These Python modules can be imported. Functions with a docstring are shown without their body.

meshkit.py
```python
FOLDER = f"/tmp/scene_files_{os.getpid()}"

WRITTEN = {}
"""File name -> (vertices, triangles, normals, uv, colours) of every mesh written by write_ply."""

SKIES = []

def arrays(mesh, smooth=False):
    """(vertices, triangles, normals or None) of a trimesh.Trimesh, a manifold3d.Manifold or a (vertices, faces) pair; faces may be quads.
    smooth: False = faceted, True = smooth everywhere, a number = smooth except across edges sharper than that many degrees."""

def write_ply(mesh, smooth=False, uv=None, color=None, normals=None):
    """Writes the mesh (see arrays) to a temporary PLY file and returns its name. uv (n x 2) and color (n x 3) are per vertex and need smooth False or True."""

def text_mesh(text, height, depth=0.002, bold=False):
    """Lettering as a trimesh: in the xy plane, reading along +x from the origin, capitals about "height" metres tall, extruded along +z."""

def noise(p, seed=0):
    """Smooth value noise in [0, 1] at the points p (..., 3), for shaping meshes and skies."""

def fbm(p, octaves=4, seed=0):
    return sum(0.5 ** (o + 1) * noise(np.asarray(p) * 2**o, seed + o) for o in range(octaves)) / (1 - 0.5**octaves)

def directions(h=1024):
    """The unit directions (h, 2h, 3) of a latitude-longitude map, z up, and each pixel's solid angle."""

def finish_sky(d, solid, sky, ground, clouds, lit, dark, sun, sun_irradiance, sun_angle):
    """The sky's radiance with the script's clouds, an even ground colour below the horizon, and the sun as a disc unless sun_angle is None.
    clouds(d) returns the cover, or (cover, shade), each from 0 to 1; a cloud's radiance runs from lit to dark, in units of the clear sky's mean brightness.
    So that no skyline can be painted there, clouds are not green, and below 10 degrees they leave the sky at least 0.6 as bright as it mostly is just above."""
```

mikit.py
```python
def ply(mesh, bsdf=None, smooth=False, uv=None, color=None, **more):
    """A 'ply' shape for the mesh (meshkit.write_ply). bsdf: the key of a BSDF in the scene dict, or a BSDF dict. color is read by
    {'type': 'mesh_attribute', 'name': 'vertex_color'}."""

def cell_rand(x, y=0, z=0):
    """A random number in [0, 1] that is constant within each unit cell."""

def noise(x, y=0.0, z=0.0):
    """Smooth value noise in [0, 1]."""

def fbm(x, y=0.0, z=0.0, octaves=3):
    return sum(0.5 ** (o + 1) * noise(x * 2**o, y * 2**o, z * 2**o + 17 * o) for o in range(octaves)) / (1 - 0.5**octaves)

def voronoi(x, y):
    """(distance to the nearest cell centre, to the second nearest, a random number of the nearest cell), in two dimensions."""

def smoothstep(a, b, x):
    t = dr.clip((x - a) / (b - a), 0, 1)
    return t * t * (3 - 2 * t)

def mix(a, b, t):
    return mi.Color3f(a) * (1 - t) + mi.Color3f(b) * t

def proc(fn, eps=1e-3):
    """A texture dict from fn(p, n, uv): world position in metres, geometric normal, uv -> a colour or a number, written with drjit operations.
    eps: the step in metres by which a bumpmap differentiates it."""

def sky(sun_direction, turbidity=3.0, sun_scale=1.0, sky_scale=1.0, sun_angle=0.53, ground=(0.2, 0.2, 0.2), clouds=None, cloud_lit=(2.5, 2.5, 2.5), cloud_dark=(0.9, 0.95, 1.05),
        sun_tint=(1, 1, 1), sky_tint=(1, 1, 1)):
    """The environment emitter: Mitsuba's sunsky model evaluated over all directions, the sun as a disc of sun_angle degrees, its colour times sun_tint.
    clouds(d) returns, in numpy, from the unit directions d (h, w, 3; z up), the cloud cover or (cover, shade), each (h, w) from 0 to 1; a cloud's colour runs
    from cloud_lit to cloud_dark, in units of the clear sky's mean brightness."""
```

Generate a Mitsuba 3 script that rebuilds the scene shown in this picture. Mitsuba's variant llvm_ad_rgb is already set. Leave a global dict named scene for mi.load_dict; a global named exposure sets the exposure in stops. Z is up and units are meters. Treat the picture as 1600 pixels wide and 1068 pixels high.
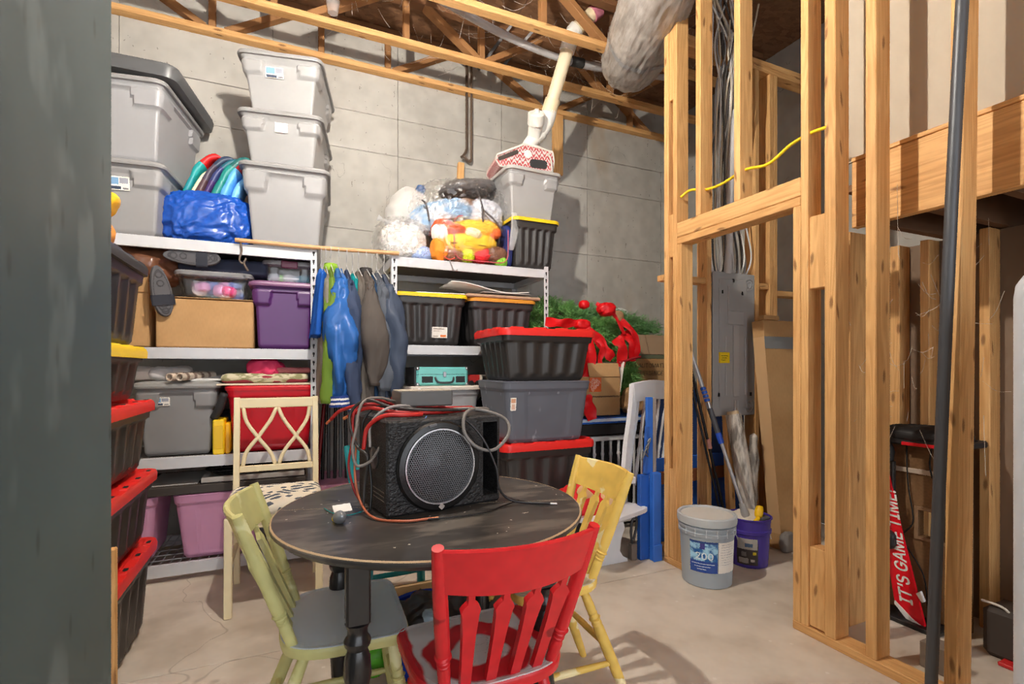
import math
import numpy as np
import trimesh
import drjit as dr
import mitsuba as mi
import mikit, meshkit
from mikit import ply, proc, noise, fbm, voronoi, smoothstep, mix, cell_rand

T = mi.ScalarTransform4f
scene = {'type': 'scene'}
labels = {}

# ------------------------------------------------------------------ camera, lights, exposure
exposure = 1.7
YAW = math.radians(23.9)
scene['camera'] = {
    'type': 'perspective', 'fov_axis': 'x', 'fov': 2 * math.degrees(math.atan(800 / 777.0)),
    'principal_point_offset_y': -41.0 / 1068.0, 'near_clip': 0.02, 'far_clip': 60.0,
    'to_world': T().look_at(origin=[0, 0, 1.15], target=[math.sin(YAW), math.cos(YAW), 1.15], up=[0, 0, 1]),
}
BULB = (0.20, 1.60, 2.93)
BULB_POWER = (840.0, 778.0, 690.0)
UNSEEN_TUBE_POWER = (11.0, 11.2, 11.4)
UNSEEN_SOFT = (0.92, 0.97, 1.03)  # unseen, even cool light from the open end behind the camera
scene['unseen_soft_light'] = {'type': 'constant', 'radiance': {'type': 'rgb', 'value': list(UNSEEN_SOFT)}}

# ------------------------------------------------------------------ materials
def lin(c):
    c = np.asarray(c, float) / 255.0
    return tuple(float(v) for v in np.where(c < 0.04045, c / 12.92, ((c + 0.055) / 1.055) ** 2.4))

def M(name, d):
    scene[name] = d
    return name

def pr(c, rough=0.5, metal=0.0, spec=0.5, clear=0.0, sheen=0.0, two=True):
    c = tuple(int(v) for v in c)
    name = 'mat_%02x%02x%02x_%d_%d_%d_%d' % (*c, rough * 100, metal * 100, clear * 100, sheen * 100)
    if name not in scene:
        b = {'type': 'principled', 'base_color': {'type': 'rgb', 'value': [float(v) for v in lin(c)]},
             'roughness': float(rough), 'metallic': float(metal), 'specular': float(spec)}
        if clear: b['clearcoat'] = float(clear); b['clearcoat_gloss'] = 0.85
        if sheen: b['sheen'] = float(sheen)
        scene[name] = {'type': 'twosided', 'bsdf': b}
    return name

def procmat(name, fn, rough=0.6, bump=None, bscale=1.0, rfn=None, spec=0.4, metal=0.0, eps=1e-3):
    b = {'type': 'principled', 'base_color': proc(fn), 'roughness': proc(rfn) if rfn else float(rough), 'specular': float(spec), 'metallic': float(metal)}
    if bump is not None:
        b = {'type': 'bumpmap', 'arbitrary': proc(bump, eps), 'scale': float(bscale), 'bsdf': b}
    scene[name] = {'type': 'twosided', 'bsdf': b}
    return name

def L(c):
    return mi.Color3f(*[float(v) for v in lin(c)])

def concrete_wall(p, n, uv):
    a = fbm(p.x * 1.7 + 3, p.z * 1.7, p.y, 4)
    b = fbm(p.x * 14, p.z * 14, p.y * 14, 3)
    streak = fbm(p.x * 5.0, p.z * 0.7 + 9, 1.0, 3)
    c = mix(lin((158, 155, 148)), lin((184, 181, 174)), smoothstep(0.25, 0.75, 0.55 * a + 0.25 * b + 0.2 * streak))
    rust = smoothstep(0.66, 0.82, fbm(p.x * 3.1 + 20, p.z * 1.1 + 4, 2.0, 4)) * 0.5
    c = mix(c, lin((168, 146, 116)), rust)
    d, s, r = voronoi(p.x * 16 + 4 * a, p.z * 16 + 4 * b)
    pit = (1 - smoothstep(0.04, 0.10, d)) * smoothstep(0.72, 0.8, r)
    crack = 1 - smoothstep(0.0, 0.005, dr.abs(fbm(p.x * 2.3 + 7, p.z * 2.3, 5.0, 5) - 0.5))
    crack = crack * smoothstep(0.62, 0.72, noise(p.x * 2.1, p.z * 2.1, 8.0))
    return mix(c, lin((92, 88, 82)), dr.minimum(0.6 * pit + 0.4 * crack, 1.0))
def concrete_wall_bump(p, n, uv):
    return fbm(p.x * 30, p.z * 30, p.y * 30, 4) * 0.5 + fbm(p.x * 4, p.z * 4, p.y * 4, 2)
procmat('concrete_wall', concrete_wall, 0.85, concrete_wall_bump, 0.004, spec=0.25)

def concrete_floor(p, n, uv):
    a = fbm(p.x * 1.3, p.y * 1.3, 4.0, 5)
    b = fbm(p.x * 8, p.y * 8, 1.0, 4)
    c = mix(lin((184, 172, 156)), lin((208, 198, 184)), smoothstep(0.3, 0.7, 0.6 * a + 0.4 * b))
    st = smoothstep(0.6, 0.75, fbm(p.x * 3.3 + 11, p.y * 3.3 + 5, 3.0, 5)) * 0.22
    c = mix(c, lin((150, 134, 112)), st)
    d, s, r = voronoi(p.x * 9 + 2 * a, p.y * 9)
    spot = (1 - smoothstep(0.03, 0.09, d)) * smoothstep(0.7, 0.8, r)
    c = mix(c, lin((232, 228, 220)), spot * 0.35 * smoothstep(0.5, 0.6, b))
    crack = 1 - smoothstep(0.0, 0.003, dr.abs(fbm(p.x * 0.8 + 2, p.y * 0.8 + 9, 6.0, 5) - 0.5))
    return mix(c, lin((128, 116, 100)), crack * 0.4)
def floor_rough(p, n, uv):
    return 0.42 + 0.25 * fbm(p.x * 5, p.y * 5, 2.0, 3)
procmat('concrete_floor', concrete_floor, 0.5, lambda p, n, uv: fbm(p.x * 25, p.y * 25, 0.0, 4), 0.0015, rfn=floor_rough)

def wood_fn(ax, lo, hi, knot):
    def f(p, n, uv):
        q = [p.x, p.y, p.z]
        l = q.pop(ax)
        a, b = q
        tone = noise(a * 9 + 31, b * 9, 0.5)
        w = fbm(a * 26 + 0.6 * noise(l * 1.4, a * 3), b * 26, l * 1.1, 3)
        ring = 0.5 + 0.5 * dr.sin(46 * (w + 0.10 * noise(l * 1.2, a * 7, b * 7)))
        g = 0.20 * ring + 0.30 * fbm(a * 150, b * 150, l * 5, 2) + 0.50 * tone
        c = mix(lin(lo), lin(hi), smoothstep(0.1, 0.9, g))
        d, s, r = voronoi(l * 4.5 + 3 * tone, (a + b) * 14)
        k = (1 - smoothstep(0.05, 0.16, d)) * smoothstep(0.62, 0.7, r)
        stain = smoothstep(0.6, 0.8, fbm(a * 6, b * 6, l * 2.2, 3)) * 0.25
        c = mix(c, lin(knot), stain)
        return mix(c, lin((104, 60, 28)), k * 0.7)
    return f
LO, HI, KN = (186, 135, 80), (222, 178, 120), (172, 114, 60)
for ax, nm in ((0, 'x'), (1, 'y'), (2, 'z')):
    procmat('wood_' + nm, wood_fn(ax, LO, HI, KN), 0.62, spec=0.3)
def osb(p, n, uv):
    d, s, r = voronoi(p.x * 22 + 2 * noise(p.x * 5, p.y * 5), p.y * 40)
    return mix(lin((104, 74, 52)), lin((140, 106, 78)), 0.6 * r + 0.4 * fbm(p.x * 60, p.y * 60, p.z * 60, 2))
procmat('deck_board', osb, 0.75)
SHADED_WOOD = pr((152, 108, 66), 0.7)  # truss web wood, its colour darkened for the shade below the deck
def drywall(p, n, uv):
    return mix(lin((174, 163, 146)), lin((188, 178, 162)), fbm(p.x * 3, p.y * 3, p.z * 1.2, 4))
procmat('drywall', drywall, 0.85, spec=0.2)
def cardboard(p, n, uv):
    g = 0.8 * fbm(p.x * 5, p.y * 5, p.z * 5, 3) + 0.2 * noise(p.x * 160, p.y * 160, p.z * 60)
    return mix(lin((166, 126, 82)), lin((196, 158, 112)), g)
procmat('cardboard', cardboard, 0.8, spec=0.2)
def brownboard(p, n, uv):
    g = 0.6 * fbm(p.x * 6, p.y * 6, p.z * 6, 3) + 0.4 * noise(p.x * 140, p.y * 140, p.z * 140)
    return mix(lin((96, 70, 46)), lin((128, 98, 68)), g)
procmat('brown_hardboard', brownboard, 0.7, spec=0.2)
def steel_door(p, n, uv):
    a = fbm(p.y * 3, p.z * 3, 1.0, 4)
    sm = smoothstep(0.58, 0.74, fbm(p.y * 9, p.z * 4.5, 7.0, 4))
    c = mix(lin((62, 77, 79)), lin((78, 93, 96)), a)
    d, s, r = voronoi(p.y * 26, p.z * 9)
    mark = (1 - smoothstep(0.05, 0.22, d)) * smoothstep(0.8, 0.86, r)
    c = mix(c, lin((48, 58, 57)), 0.6 * mark)
    return mix(c, lin((122, 134, 136)), 0.35 * sm)
def steel_rough(p, n, uv):
    return 0.34 + 0.25 * fbm(p.y * 7, p.z * 5, 3.0, 4)
procmat('steel_door', steel_door, 0.4, rfn=steel_rough, spec=0.5)
def table_paint(p, n, uv):
    a = fbm(p.x * 7, p.y * 7, 2.0, 4)
    c = mix(lin((42, 40, 39)), lin((70, 66, 62)), a)
    scuff = smoothstep(0.52, 0.72, fbm(p.x * 5 + 3, p.y * 13, 5.0, 5)) * 0.42
    c = mix(c, lin((120, 112, 102)), scuff)
    d, s, r = voronoi(p.x * 40 + 6 * a, p.y * 40)
    chip = (1 - smoothstep(0.06, 0.16, d)) * smoothstep(0.92, 0.95, r) * smoothstep(0.55, 0.65, noise(p.x * 8, p.y * 8))
    return mix(c, lin((196, 190, 178)), chip * 0.8)
procmat('table_paint', table_paint, 0.38, rfn=lambda p, n, uv: 0.20 + 0.3 * fbm(p.x * 9, p.y * 9, 1.0, 4), spec=0.5)
def worn(base, under, thr, sc=1.0):
    bl, ul = lin(base), lin(under)
    def f(p, n, uv):
        a = fbm(p.x * 11 * sc, p.y * 11 * sc, p.z * 11 * sc, 4)
        c = mix(tuple(0.86 * v for v in bl), tuple(1.06 * v for v in bl), fbm(p.x * 30, p.y * 30, p.z * 30, 2))
        return mix(c, ul, smoothstep(thr, thr + 0.05, a) * 0.85)
    return f
procmat('yellow_paint', worn((222, 186, 92), (236, 224, 178), 0.60), 0.42)
procmat('green_paint', worn((188, 184, 124), (210, 208, 160), 0.62), 0.42)
procmat('red_paint', worn((196, 34, 40), (120, 22, 28), 0.70), 0.30)
procmat('teal_paint', worn((30, 132, 140), (20, 96, 104), 0.66), 0.45)
def red_seat(p, n, uv):
    x, y = p.x - 0.43, p.y - 1.19
    a = fbm(p.x * 14, p.y * 14, 3.0, 3) * 0.06
    band = dr.abs(dr.sqrt(x * x + dr.square(y + 0.02)) - 0.115 + a * 0.6)
    red = 1 - smoothstep(0.028, 0.04, band)
    c = mix(lin((190, 187, 188)), lin((208, 205, 206)), fbm(p.x * 20, p.y * 20, 1.0, 3))
    cr = 1 - smoothstep(0.0, 0.02, dr.abs(fbm(p.x * 16, p.y * 40, 2.0, 3) - 0.5))
    c = mix(c, lin((90, 88, 90)), cr * 0.4 * smoothstep(0.5, 0.6, noise(p.x * 12, p.y * 12)))
    edge = smoothstep(0.158, 0.166, dr.abs(x) + a * 0.4)
    return mix(c, lin((190, 30, 40)), dr.maximum(red, edge))
procmat('red_seat_paint', red_seat, 0.45)
def damask(p, n, uv):
    wx = p.x * 30 + 1.6 * noise(p.x * 9, p.y * 9)
    wy = p.y * 30 + p.z * 30 + 1.6 * noise(p.x * 9 + 5, p.y * 9)
    s = dr.sin(wx * 2.2 + 1.7 * dr.sin(wy * 1.4)) * dr.sin(wy * 2.1 + 1.9 * dr.sin(wx * 1.3))
    return mix(lin((226, 218, 200)), lin((92, 98, 108)), smoothstep(0.16, 0.3, s))
procmat('damask_fabric', damask, 0.85, spec=0.1)
def carpet_noise(p, n, uv):
    return fbm(p.x * 180, p.y * 180, p.z * 180, 2)
procmat('box_carpet', lambda p, n, uv: mix(lin((24, 24, 25)), lin((44, 44, 45)), smoothstep(0.35, 0.75, fbm(p.x * 300, p.y * 300, p.z * 300, 2))), 0.5, carpet_noise, 0.006, spec=0.5, eps=5e-4)
def zigzag(p, n, uv):
    a = p.x * 28 + p.y * 28
    z = p.z * 28 + 0.9 * noise(p.x * 8, p.z * 8)
    v = dr.abs(a - dr.floor(a) - 0.5) * 2
    s = dr.sin((z + v) * 6.3)
    t = dr.sin((z - v) * 3.1 + 1.0)
    return mix(lin((206, 190, 186)), lin((172, 74, 78)), smoothstep(-0.1, 0.15, s * 0.7 + t * 0.5))
procmat('zigzag_fabric', zigzag, 0.85, spec=0.1)
def blue_label(p, n, uv):
    g = fbm(p.x * 40, p.y * 40, p.z * 40, 3)
    return mix(lin((30, 86, 150)), lin((150, 196, 220)), smoothstep(0.35, 0.65, g))
procmat('water_print', blue_label, 0.4)
def toy_print(p, n, uv):
    d, s, r = voronoi(p.x * 30, p.z * 40)
    c = mix(lin((210, 200, 214)), lin((120, 150, 200)), smoothstep(0.3, 0.4, r))
    c = mix(c, lin((214, 60, 120)), smoothstep(0.7, 0.72, r))
    return mix(c, lin((236, 232, 236)), smoothstep(0.85, 0.87, r))
procmat('mixed_contents', toy_print, 0.3)
def quilt(p, n, uv):
    g = fbm(p.x * 9, p.y * 9, p.z * 12, 3)
    return mix(lin((200, 202, 206)), lin((136, 168, 200)), smoothstep(0.42, 0.6, g))
procmat('blue_white_quilt', quilt, 0.5)
def camo(p, n, uv):
    g = fbm(p.x * 26, p.y * 26, p.z * 40, 3)
    c = mix(lin((150, 146, 108)), lin((206, 198, 168)), smoothstep(0.4, 0.55, g))
    return mix(c, lin((150, 60, 72)), smoothstep(0.62, 0.66, fbm(p.x * 12 + 4, p.y * 12, p.z * 30, 2)))
procmat('knit_blanket', camo, 0.9, lambda p, n, uv: fbm(p.x * 120, p.y * 120, p.z * 120, 2), 0.003, spec=0.1)

FILM = M('crinkled_film', {'type': 'mask', 'opacity': 0.07, 'bsdf': {'type': 'twosided', 'bsdf': {'type': 'roughconductor', 'alpha': 0.11}}})
GLASSY = M('clear_plastic', {'type': 'thindielectric', 'int_ior': 1.35})
HAZY = M('hazy_plastic', {'type': 'mask', 'opacity': 0.28, 'bsdf': {'type': 'twosided', 'bsdf': {'type': 'roughplastic', 'diffuse_reflectance': {'type': 'rgb', 'value': [0.72, 0.73, 0.75]}, 'alpha': 0.12}}})
RACK = pr((196, 198, 202), 0.42)
GALV = pr((166, 168, 172), 0.42, 0.5)
BLACK = pr((24, 24, 24), 0.42)
BLACKTOTE = pr((44, 42, 41), 0.38)
GREYTOTE = pr((146, 146, 147), 0.36)
GREYLID = pr((140, 140, 140), 0.38)
RED = pr((214, 38, 34), 0.35)
YEL = pr((238, 200, 32), 0.4)
WHITE = pr((226, 226, 224), 0.45)
PVC = pr((232, 230, 222), 0.32)
PAPER = pr((226, 222, 214), 0.7)
DARK = pr((14, 14, 14), 0.7)
CHROME = pr((190, 190, 194), 0.22, 0.95)
CREAM = pr((226, 212, 174), 0.45)

# ------------------------------------------------------------------ mesh helpers
def A(*v): return np.array(v, float)
def cat(*ms):
    ms = [m for m in (ms[0] if len(ms) == 1 and isinstance(ms[0], (list, tuple)) else ms) if m is not None]
    return trimesh.util.concatenate(ms)
def mesh(v, f):
    f = np.asarray(f)
    if f.shape[1] == 4: f = np.vstack([f[:, [0, 1, 2]], f[:, [0, 2, 3]]])
    return trimesh.Trimesh(np.asarray(v, float), f, process=False)
def tf(m, mat):
    m = m.copy(); m.apply_transform(mat); return m
def rotz(a): return trimesh.transformations.rotation_matrix(math.radians(a), [0, 0, 1])
def rot(a, ax, pt=None): return trimesh.transformations.rotation_matrix(math.radians(a), ax, pt)
def trans(x, y, z): return trimesh.transformations.translation_matrix([x, y, z])

def hull_box(a, b, c, ch):
    """Box centred on the origin with half sizes a, b, c and chamfered edges."""
    ch = min(ch, a * .9, b * .9, c * .9)
    P = []
    for sx in (-1, 1):
        for sy in (-1, 1):
            for sz in (-1, 1):
                P += [(sx * (a - ch), sy * (b - ch), sz * c), (sx * (a - ch), sy * b, sz * (c - ch)), (sx * a, sy * (b - ch), sz * (c - ch))]
    return trimesh.convex.convex_hull(np.array(P))
def box(x0, x1, y0, y1, z0, z1, ch=0.003):
    m = hull_box((x1 - x0) / 2, (y1 - y0) / 2, (z1 - z0) / 2, ch) if ch else trimesh.creation.box(((x1 - x0), (y1 - y0), (z1 - z0)))
    m.apply_translation(((x0 + x1) / 2, (y0 + y1) / 2, (z0 + z1) / 2)); return m
def frame_of(d, up=(0, 0, 1)):
    d = A(*d) / np.linalg.norm(d); u = A(*up)
    if abs(d @ u) > 0.98: u = A(0, 1, 0)
    s = np.cross(u, d); s /= np.linalg.norm(s); return s, np.cross(d, s), d
def beam(p0, p1, w, t, up=(0, 0, 1), ch=0.003):
    """Straight board from p0 to p1, w wide (sideways), t thick (along up)."""
    p0, p1 = A(*p0), A(*p1); s, u, d = frame_of(p1 - p0, up); l = np.linalg.norm(p1 - p0)
    m = hull_box(w / 2, t / 2, l / 2, ch); mat = np.eye(4); mat[:3, 0], mat[:3, 1], mat[:3, 2], mat[:3, 3] = s, u, d, (p0 + p1) / 2
    m.apply_transform(mat); return m
def spline(pts, n=8):
    P = np.asarray(pts, float)
    if len(P) < 3: return P
    Q = np.vstack([2 * P[0] - P[1], P, 2 * P[-1] - P[-2]]); out = []
    for i in range(1, len(Q) - 2):
        for t in np.linspace(0, 1, n, endpoint=False):
            a, b, c, d = Q[i - 1], Q[i], Q[i + 1], Q[i + 2]
            out.append(0.5 * ((2 * b) + (c - a) * t + (2 * a - 5 * b + 4 * c - d) * t * t + (3 * b - a - 3 * c + d) * t ** 3))
    out.append(P[-1]); return np.array(out)
def loft(rings, cap=True, closed=True):
    R = np.asarray(rings, float); k, n = R.shape[:2]
    i, j = np.meshgrid(np.arange(k - 1), np.arange(n if closed else n - 1), indexing='ij')
    j2 = (j + 1) % n
    f = np.stack([i * n + j, i * n + j2, (i + 1) * n + j2, (i + 1) * n + j], -1).reshape(-1, 4)
    v = R.reshape(-1, 3); f = np.vstack([f[:, [0, 1, 2]], f[:, [0, 2, 3]]])
    if cap and closed:
        v = np.vstack([v, R[0].mean(0), R[-1].mean(0)]); a = np.arange(n); b = (a + 1) % n; o = (k - 1) * n
        f = np.vstack([f, np.stack([b, a, np.full(n, k * n)], -1), np.stack([o + a, o + b, np.full(n, k * n + 1)], -1)])
    return mesh(v, f)
def tube(pts, r, n=8, smooth=6, cap=True):
    P = spline(pts, smooth) if smooth and len(pts) > 2 else np.asarray(pts, float)
    r = np.interp(np.linspace(0, 1, len(P)), np.linspace(0, 1, np.size(r)), np.atleast_1d(r)) if np.size(r) > 1 else np.full(len(P), float(np.ravel(r)[0]))
    d = np.gradient(P, axis=0); d /= np.maximum(np.linalg.norm(d, axis=1, keepdims=True), 1e-9)
    s, u, _ = frame_of(d[0]); rings = []; a = np.linspace(0, 2 * np.pi, n, endpoint=False)
    for i in range(len(P)):
        s = s - (s @ d[i]) * d[i]; s /= np.linalg.norm(s); u = np.cross(d[i], s)
        rings.append(P[i] + r[i] * (np.cos(a)[:, None] * s + np.sin(a)[:, None] * u))
    return loft(rings, cap)
def lathe(prof, n=32, cap=True):
    a = np.linspace(0, 2 * np.pi, n, endpoint=False)
    return loft([np.stack([r * np.cos(a), r * np.sin(a), np.full(n, z)], -1) for r, z in prof], cap)
def along(m, p0, p1, up=(0, 0, 1)):
    """Moves a mesh that runs along +z from the origin so that it runs from p0 towards p1."""
    s, u, d = frame_of(A(*p1) - A(*p0), up); mat = np.eye(4); mat[:3, 0], mat[:3, 1], mat[:3, 2], mat[:3, 3] = s, u, d, p0
    return tf(m, mat)
def rrect(w, d, r, ns=10, nc=6):
    """Rounded rectangle: points, outward normals, t in -1..1 along each side, side number."""
    r = min(r, w / 2 * .98, d / 2 * .98); P, N, t, s = [], [], [], []
    corners = [(w / 2 - r, -d / 2 + r, -90), (w / 2 - r, d / 2 - r, 0), (-w / 2 + r, d / 2 - r, 90), (-w / 2 + r, -d / 2 + r, 180)]
    for k in range(4):
        cx, cy, a0 = corners[k]; px, py, pa = corners[k - 1]
        e0 = A(px + r * math.cos(math.radians(a0)), py + r * math.sin(math.radians(a0)))
        e1 = A(cx + r * math.cos(math.radians(a0)), cy + r * math.sin(math.radians(a0)))
        nn = A(math.cos(math.radians(a0)), math.sin(math.radians(a0)))
        for q in np.linspace(0, 1, ns, endpoint=False):
            P.append(e0 + (e1 - e0) * q); N.append(nn); t.append(2 * q - 1); s.append(k)
        for q in np.linspace(0, 90, nc, endpoint=False):
            a = math.radians(a0 + q); N.append(A(math.cos(a), math.sin(a))); P.append(A(cx, cy) + r * N[-1]); t.append(1.0); s.append(k)
    return np.array(P), np.array(N), np.array(t), np.array(s)
def slab(w, d, r, prof, ns=6, nc=8, z=0):
    """Rounded-rectangle solid: prof = [(inset, z)...]."""
    rings = []
    for ins, zz in prof:
        P, *_ = rrect(w - 2 * ins, d - 2 * ins, max(r - ins, 0.002), ns, nc); rings.append(np.c_[P, np.full(len(P), z + zz)])
    return loft(rings)
def extrude(poly, h):
    from shapely.geometry import Polygon
    return trimesh.creation.extrude_polygon(poly if hasattr(poly, 'exterior') else Polygon(poly), h, engine='earcut')
def sstep(a, b, x):
    t = np.clip((x - a) / (b - a), 0, 1); return t * t * (3 - 2 * t)
def blob(rx, ry, rz, e=1.0, amp=0.0, freq=6.0, seed=0, n=40, ridge=True, flat=None, stretch=(1, 1, 1)):
    """Soft lump: a superellipsoid with wrinkles; flat cuts its underside level at that height."""
    th = np.linspace(0, np.pi, n + 1); ph = np.linspace(0, 2 * np.pi, 2 * n, endpoint=False)
    sp = lambda v: np.sign(v) * np.abs(v) ** e
    rings = []
    for t in th:
        d = np.stack([sp(np.sin(t)) * sp(np.cos(ph)), sp(np.sin(t)) * sp(np.sin(ph)), np.full(2 * n, sp(-np.cos(t)))], -1)
        rings.append(d)
    D = np.array(rings); P = D * A(rx, ry, rz)
    if amp:
        q = P * freq * A(*stretch); f = meshkit.fbm(q, 4, seed)
        f = (1 - np.abs(2 * f - 1) ** 0.8 * 1.6) if ridge else (f - 0.5) * 2
        nrm = P / A(rx, ry, rz) ** 2; nrm /= np.maximum(np.linalg.norm(nrm, axis=-1, keepdims=True), 1e-9)
        P = P + nrm * (amp * f)[..., None]
    if flat is not None: P[..., 2] = np.where(P[..., 2] < flat, flat + 0.02 * (P[..., 2] - flat), P[..., 2])
    return loft(P, False)
def cloth_box(w, d, h, amp=0.006, freq=14, seed=0, r=0.02, n=18, k=6):
    prof = [(r * .8, 0), (r * .2, r * .3)] + [(0, r + (h - 2 * r) * q) for q in np.linspace(0, 1, k)] + [(r * .2, h - r * .3), (r, h)]
    rings = []
    for ins, z in prof + [(min(w, d) / 2 * q, h) for q in (.4, .7, .95)]:
        P, N, *_ = rrect(w - 2 * ins, d - 2 * ins, r, n, 4); p3 = np.c_[P, np.full(len(P), z)]
        f = meshkit.fbm(p3 * freq, 3, seed) - .5
        rings.append(p3 + np.c_[N * f[:, None] * 2 * amp, (f * 2 * amp) * (z > h * .5)])
    return loft(rings)

# ------------------------------------------------------------------ adding to the scene
_used = {}
def key(name, parent=None):
    base = name if parent is None else parent + '__' + name
    k = _used.get(base, 0); _used[base] = k + 1
    return base if k == 0 else '%s_%03d' % (base, k)
def tag(k, label=None, cat=None, group=None, kind=None):
    d = labels.setdefault(k, {})
    for a, b in (('label', label), ('category', cat), ('group', group), ('kind', kind)):
        if b: d[a] = b
    return k
def thing(name, label, cat, group=None):
    return tag(key(name), label, cat, group)
def put(name, m, mat, parent=None, smooth=False, to=None, label=None, cat=None, group=None, kind=None, k=None):
    """One entry of the scene; m is a mesh or a ready ply dict."""
    k = k or key(name, parent)
    d = dict(m) if isinstance(m, dict) else ply(m, None, smooth)
    d['bsdf'] = {'type': 'ref', 'id': mat}
    if to is not None: d['to_world'] = to
    scene[k] = d
    if label or cat or kind or group: tag(k, label, cat, group, kind)
    return k
def at(x, y, z=0, rz=0, s=None):
    t = T().translate([x, y, z]).rotate([0, 0, 1], rz)
    return t.scale(s) if s is not None else t
_cache = {}
def shared(name, fn, smooth=False):
    if name not in _cache: _cache[name] = ply(fn(), None, smooth)
    return _cache[name]
rng = np.random.default_rng(7)

# ================================================================== THE SETTING
put('floor', box(-1.75, 3.6, -4.0, 4.1, -0.16, -0.06, 0), 'concrete_floor', kind='structure', label='bare beige concrete slab floor with saw-cut joint')
put('slab_section', box(-1.75, 3.6, -4.0, 2.235, -0.06, 0.0, 0.002), 'concrete_floor', 'floor')
put('slab_section', box(-1.75, 3.6, 2.239, 4.1, -0.06, 0.0, 0.002), 'concrete_floor', 'floor')

put('wall_back', box(-1.75, 3.6, 3.87, 4.1, 0, 3.72, 0), 'concrete_wall', kind='structure', label='grey poured concrete foundation wall with form panel joints')
xs = [-1.75, -0.99, -0.12, 0.748, 1.612, 2.456, 3.3, 3.6]
zs = [0.0, 0.98, 1.58, 2.18, 2.775, 3.06, 3.72]
for i in range(7):
    for j in range(6):
        o = 0.0015 * ((i * 7 + j * 5) % 4)
        put('form_panel', box(xs[i] + .0015, xs[i + 1] - .0015, 3.85 + o, 3.872, zs[j] + .0012, zs[j + 1] - .0012, .002), 'concrete_wall', 'wall_back')
put('wall_left', box(-1.95, -1.75, -4.0, 4.1, 0, 3.72, 0), 'concrete_wall', kind='structure', label='grey concrete side wall behind the tote stack')
put('wall_right', box(3.6, 3.8, -4.0, 4.1, 0, 3.72, 0), 'concrete_wall', kind='structure', label='grey concrete wall beyond the stud framing')
put('ceiling', box(-1.95, 3.8, -4.0, 4.1, 3.745, 3.80, 0), 'deck_board', kind='structure', label='brown subfloor sheets seen between the floor trusses')
for i in range(5):
    put('subfloor_sheet', box(-1.95 + 1.15 * i + .002, -0.8 + 1.15 * i - .002, -1.2, 4.1, 3.705 + .001 * (i % 2), 3.745, .002), 'deck_board', 'ceiling')

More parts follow.
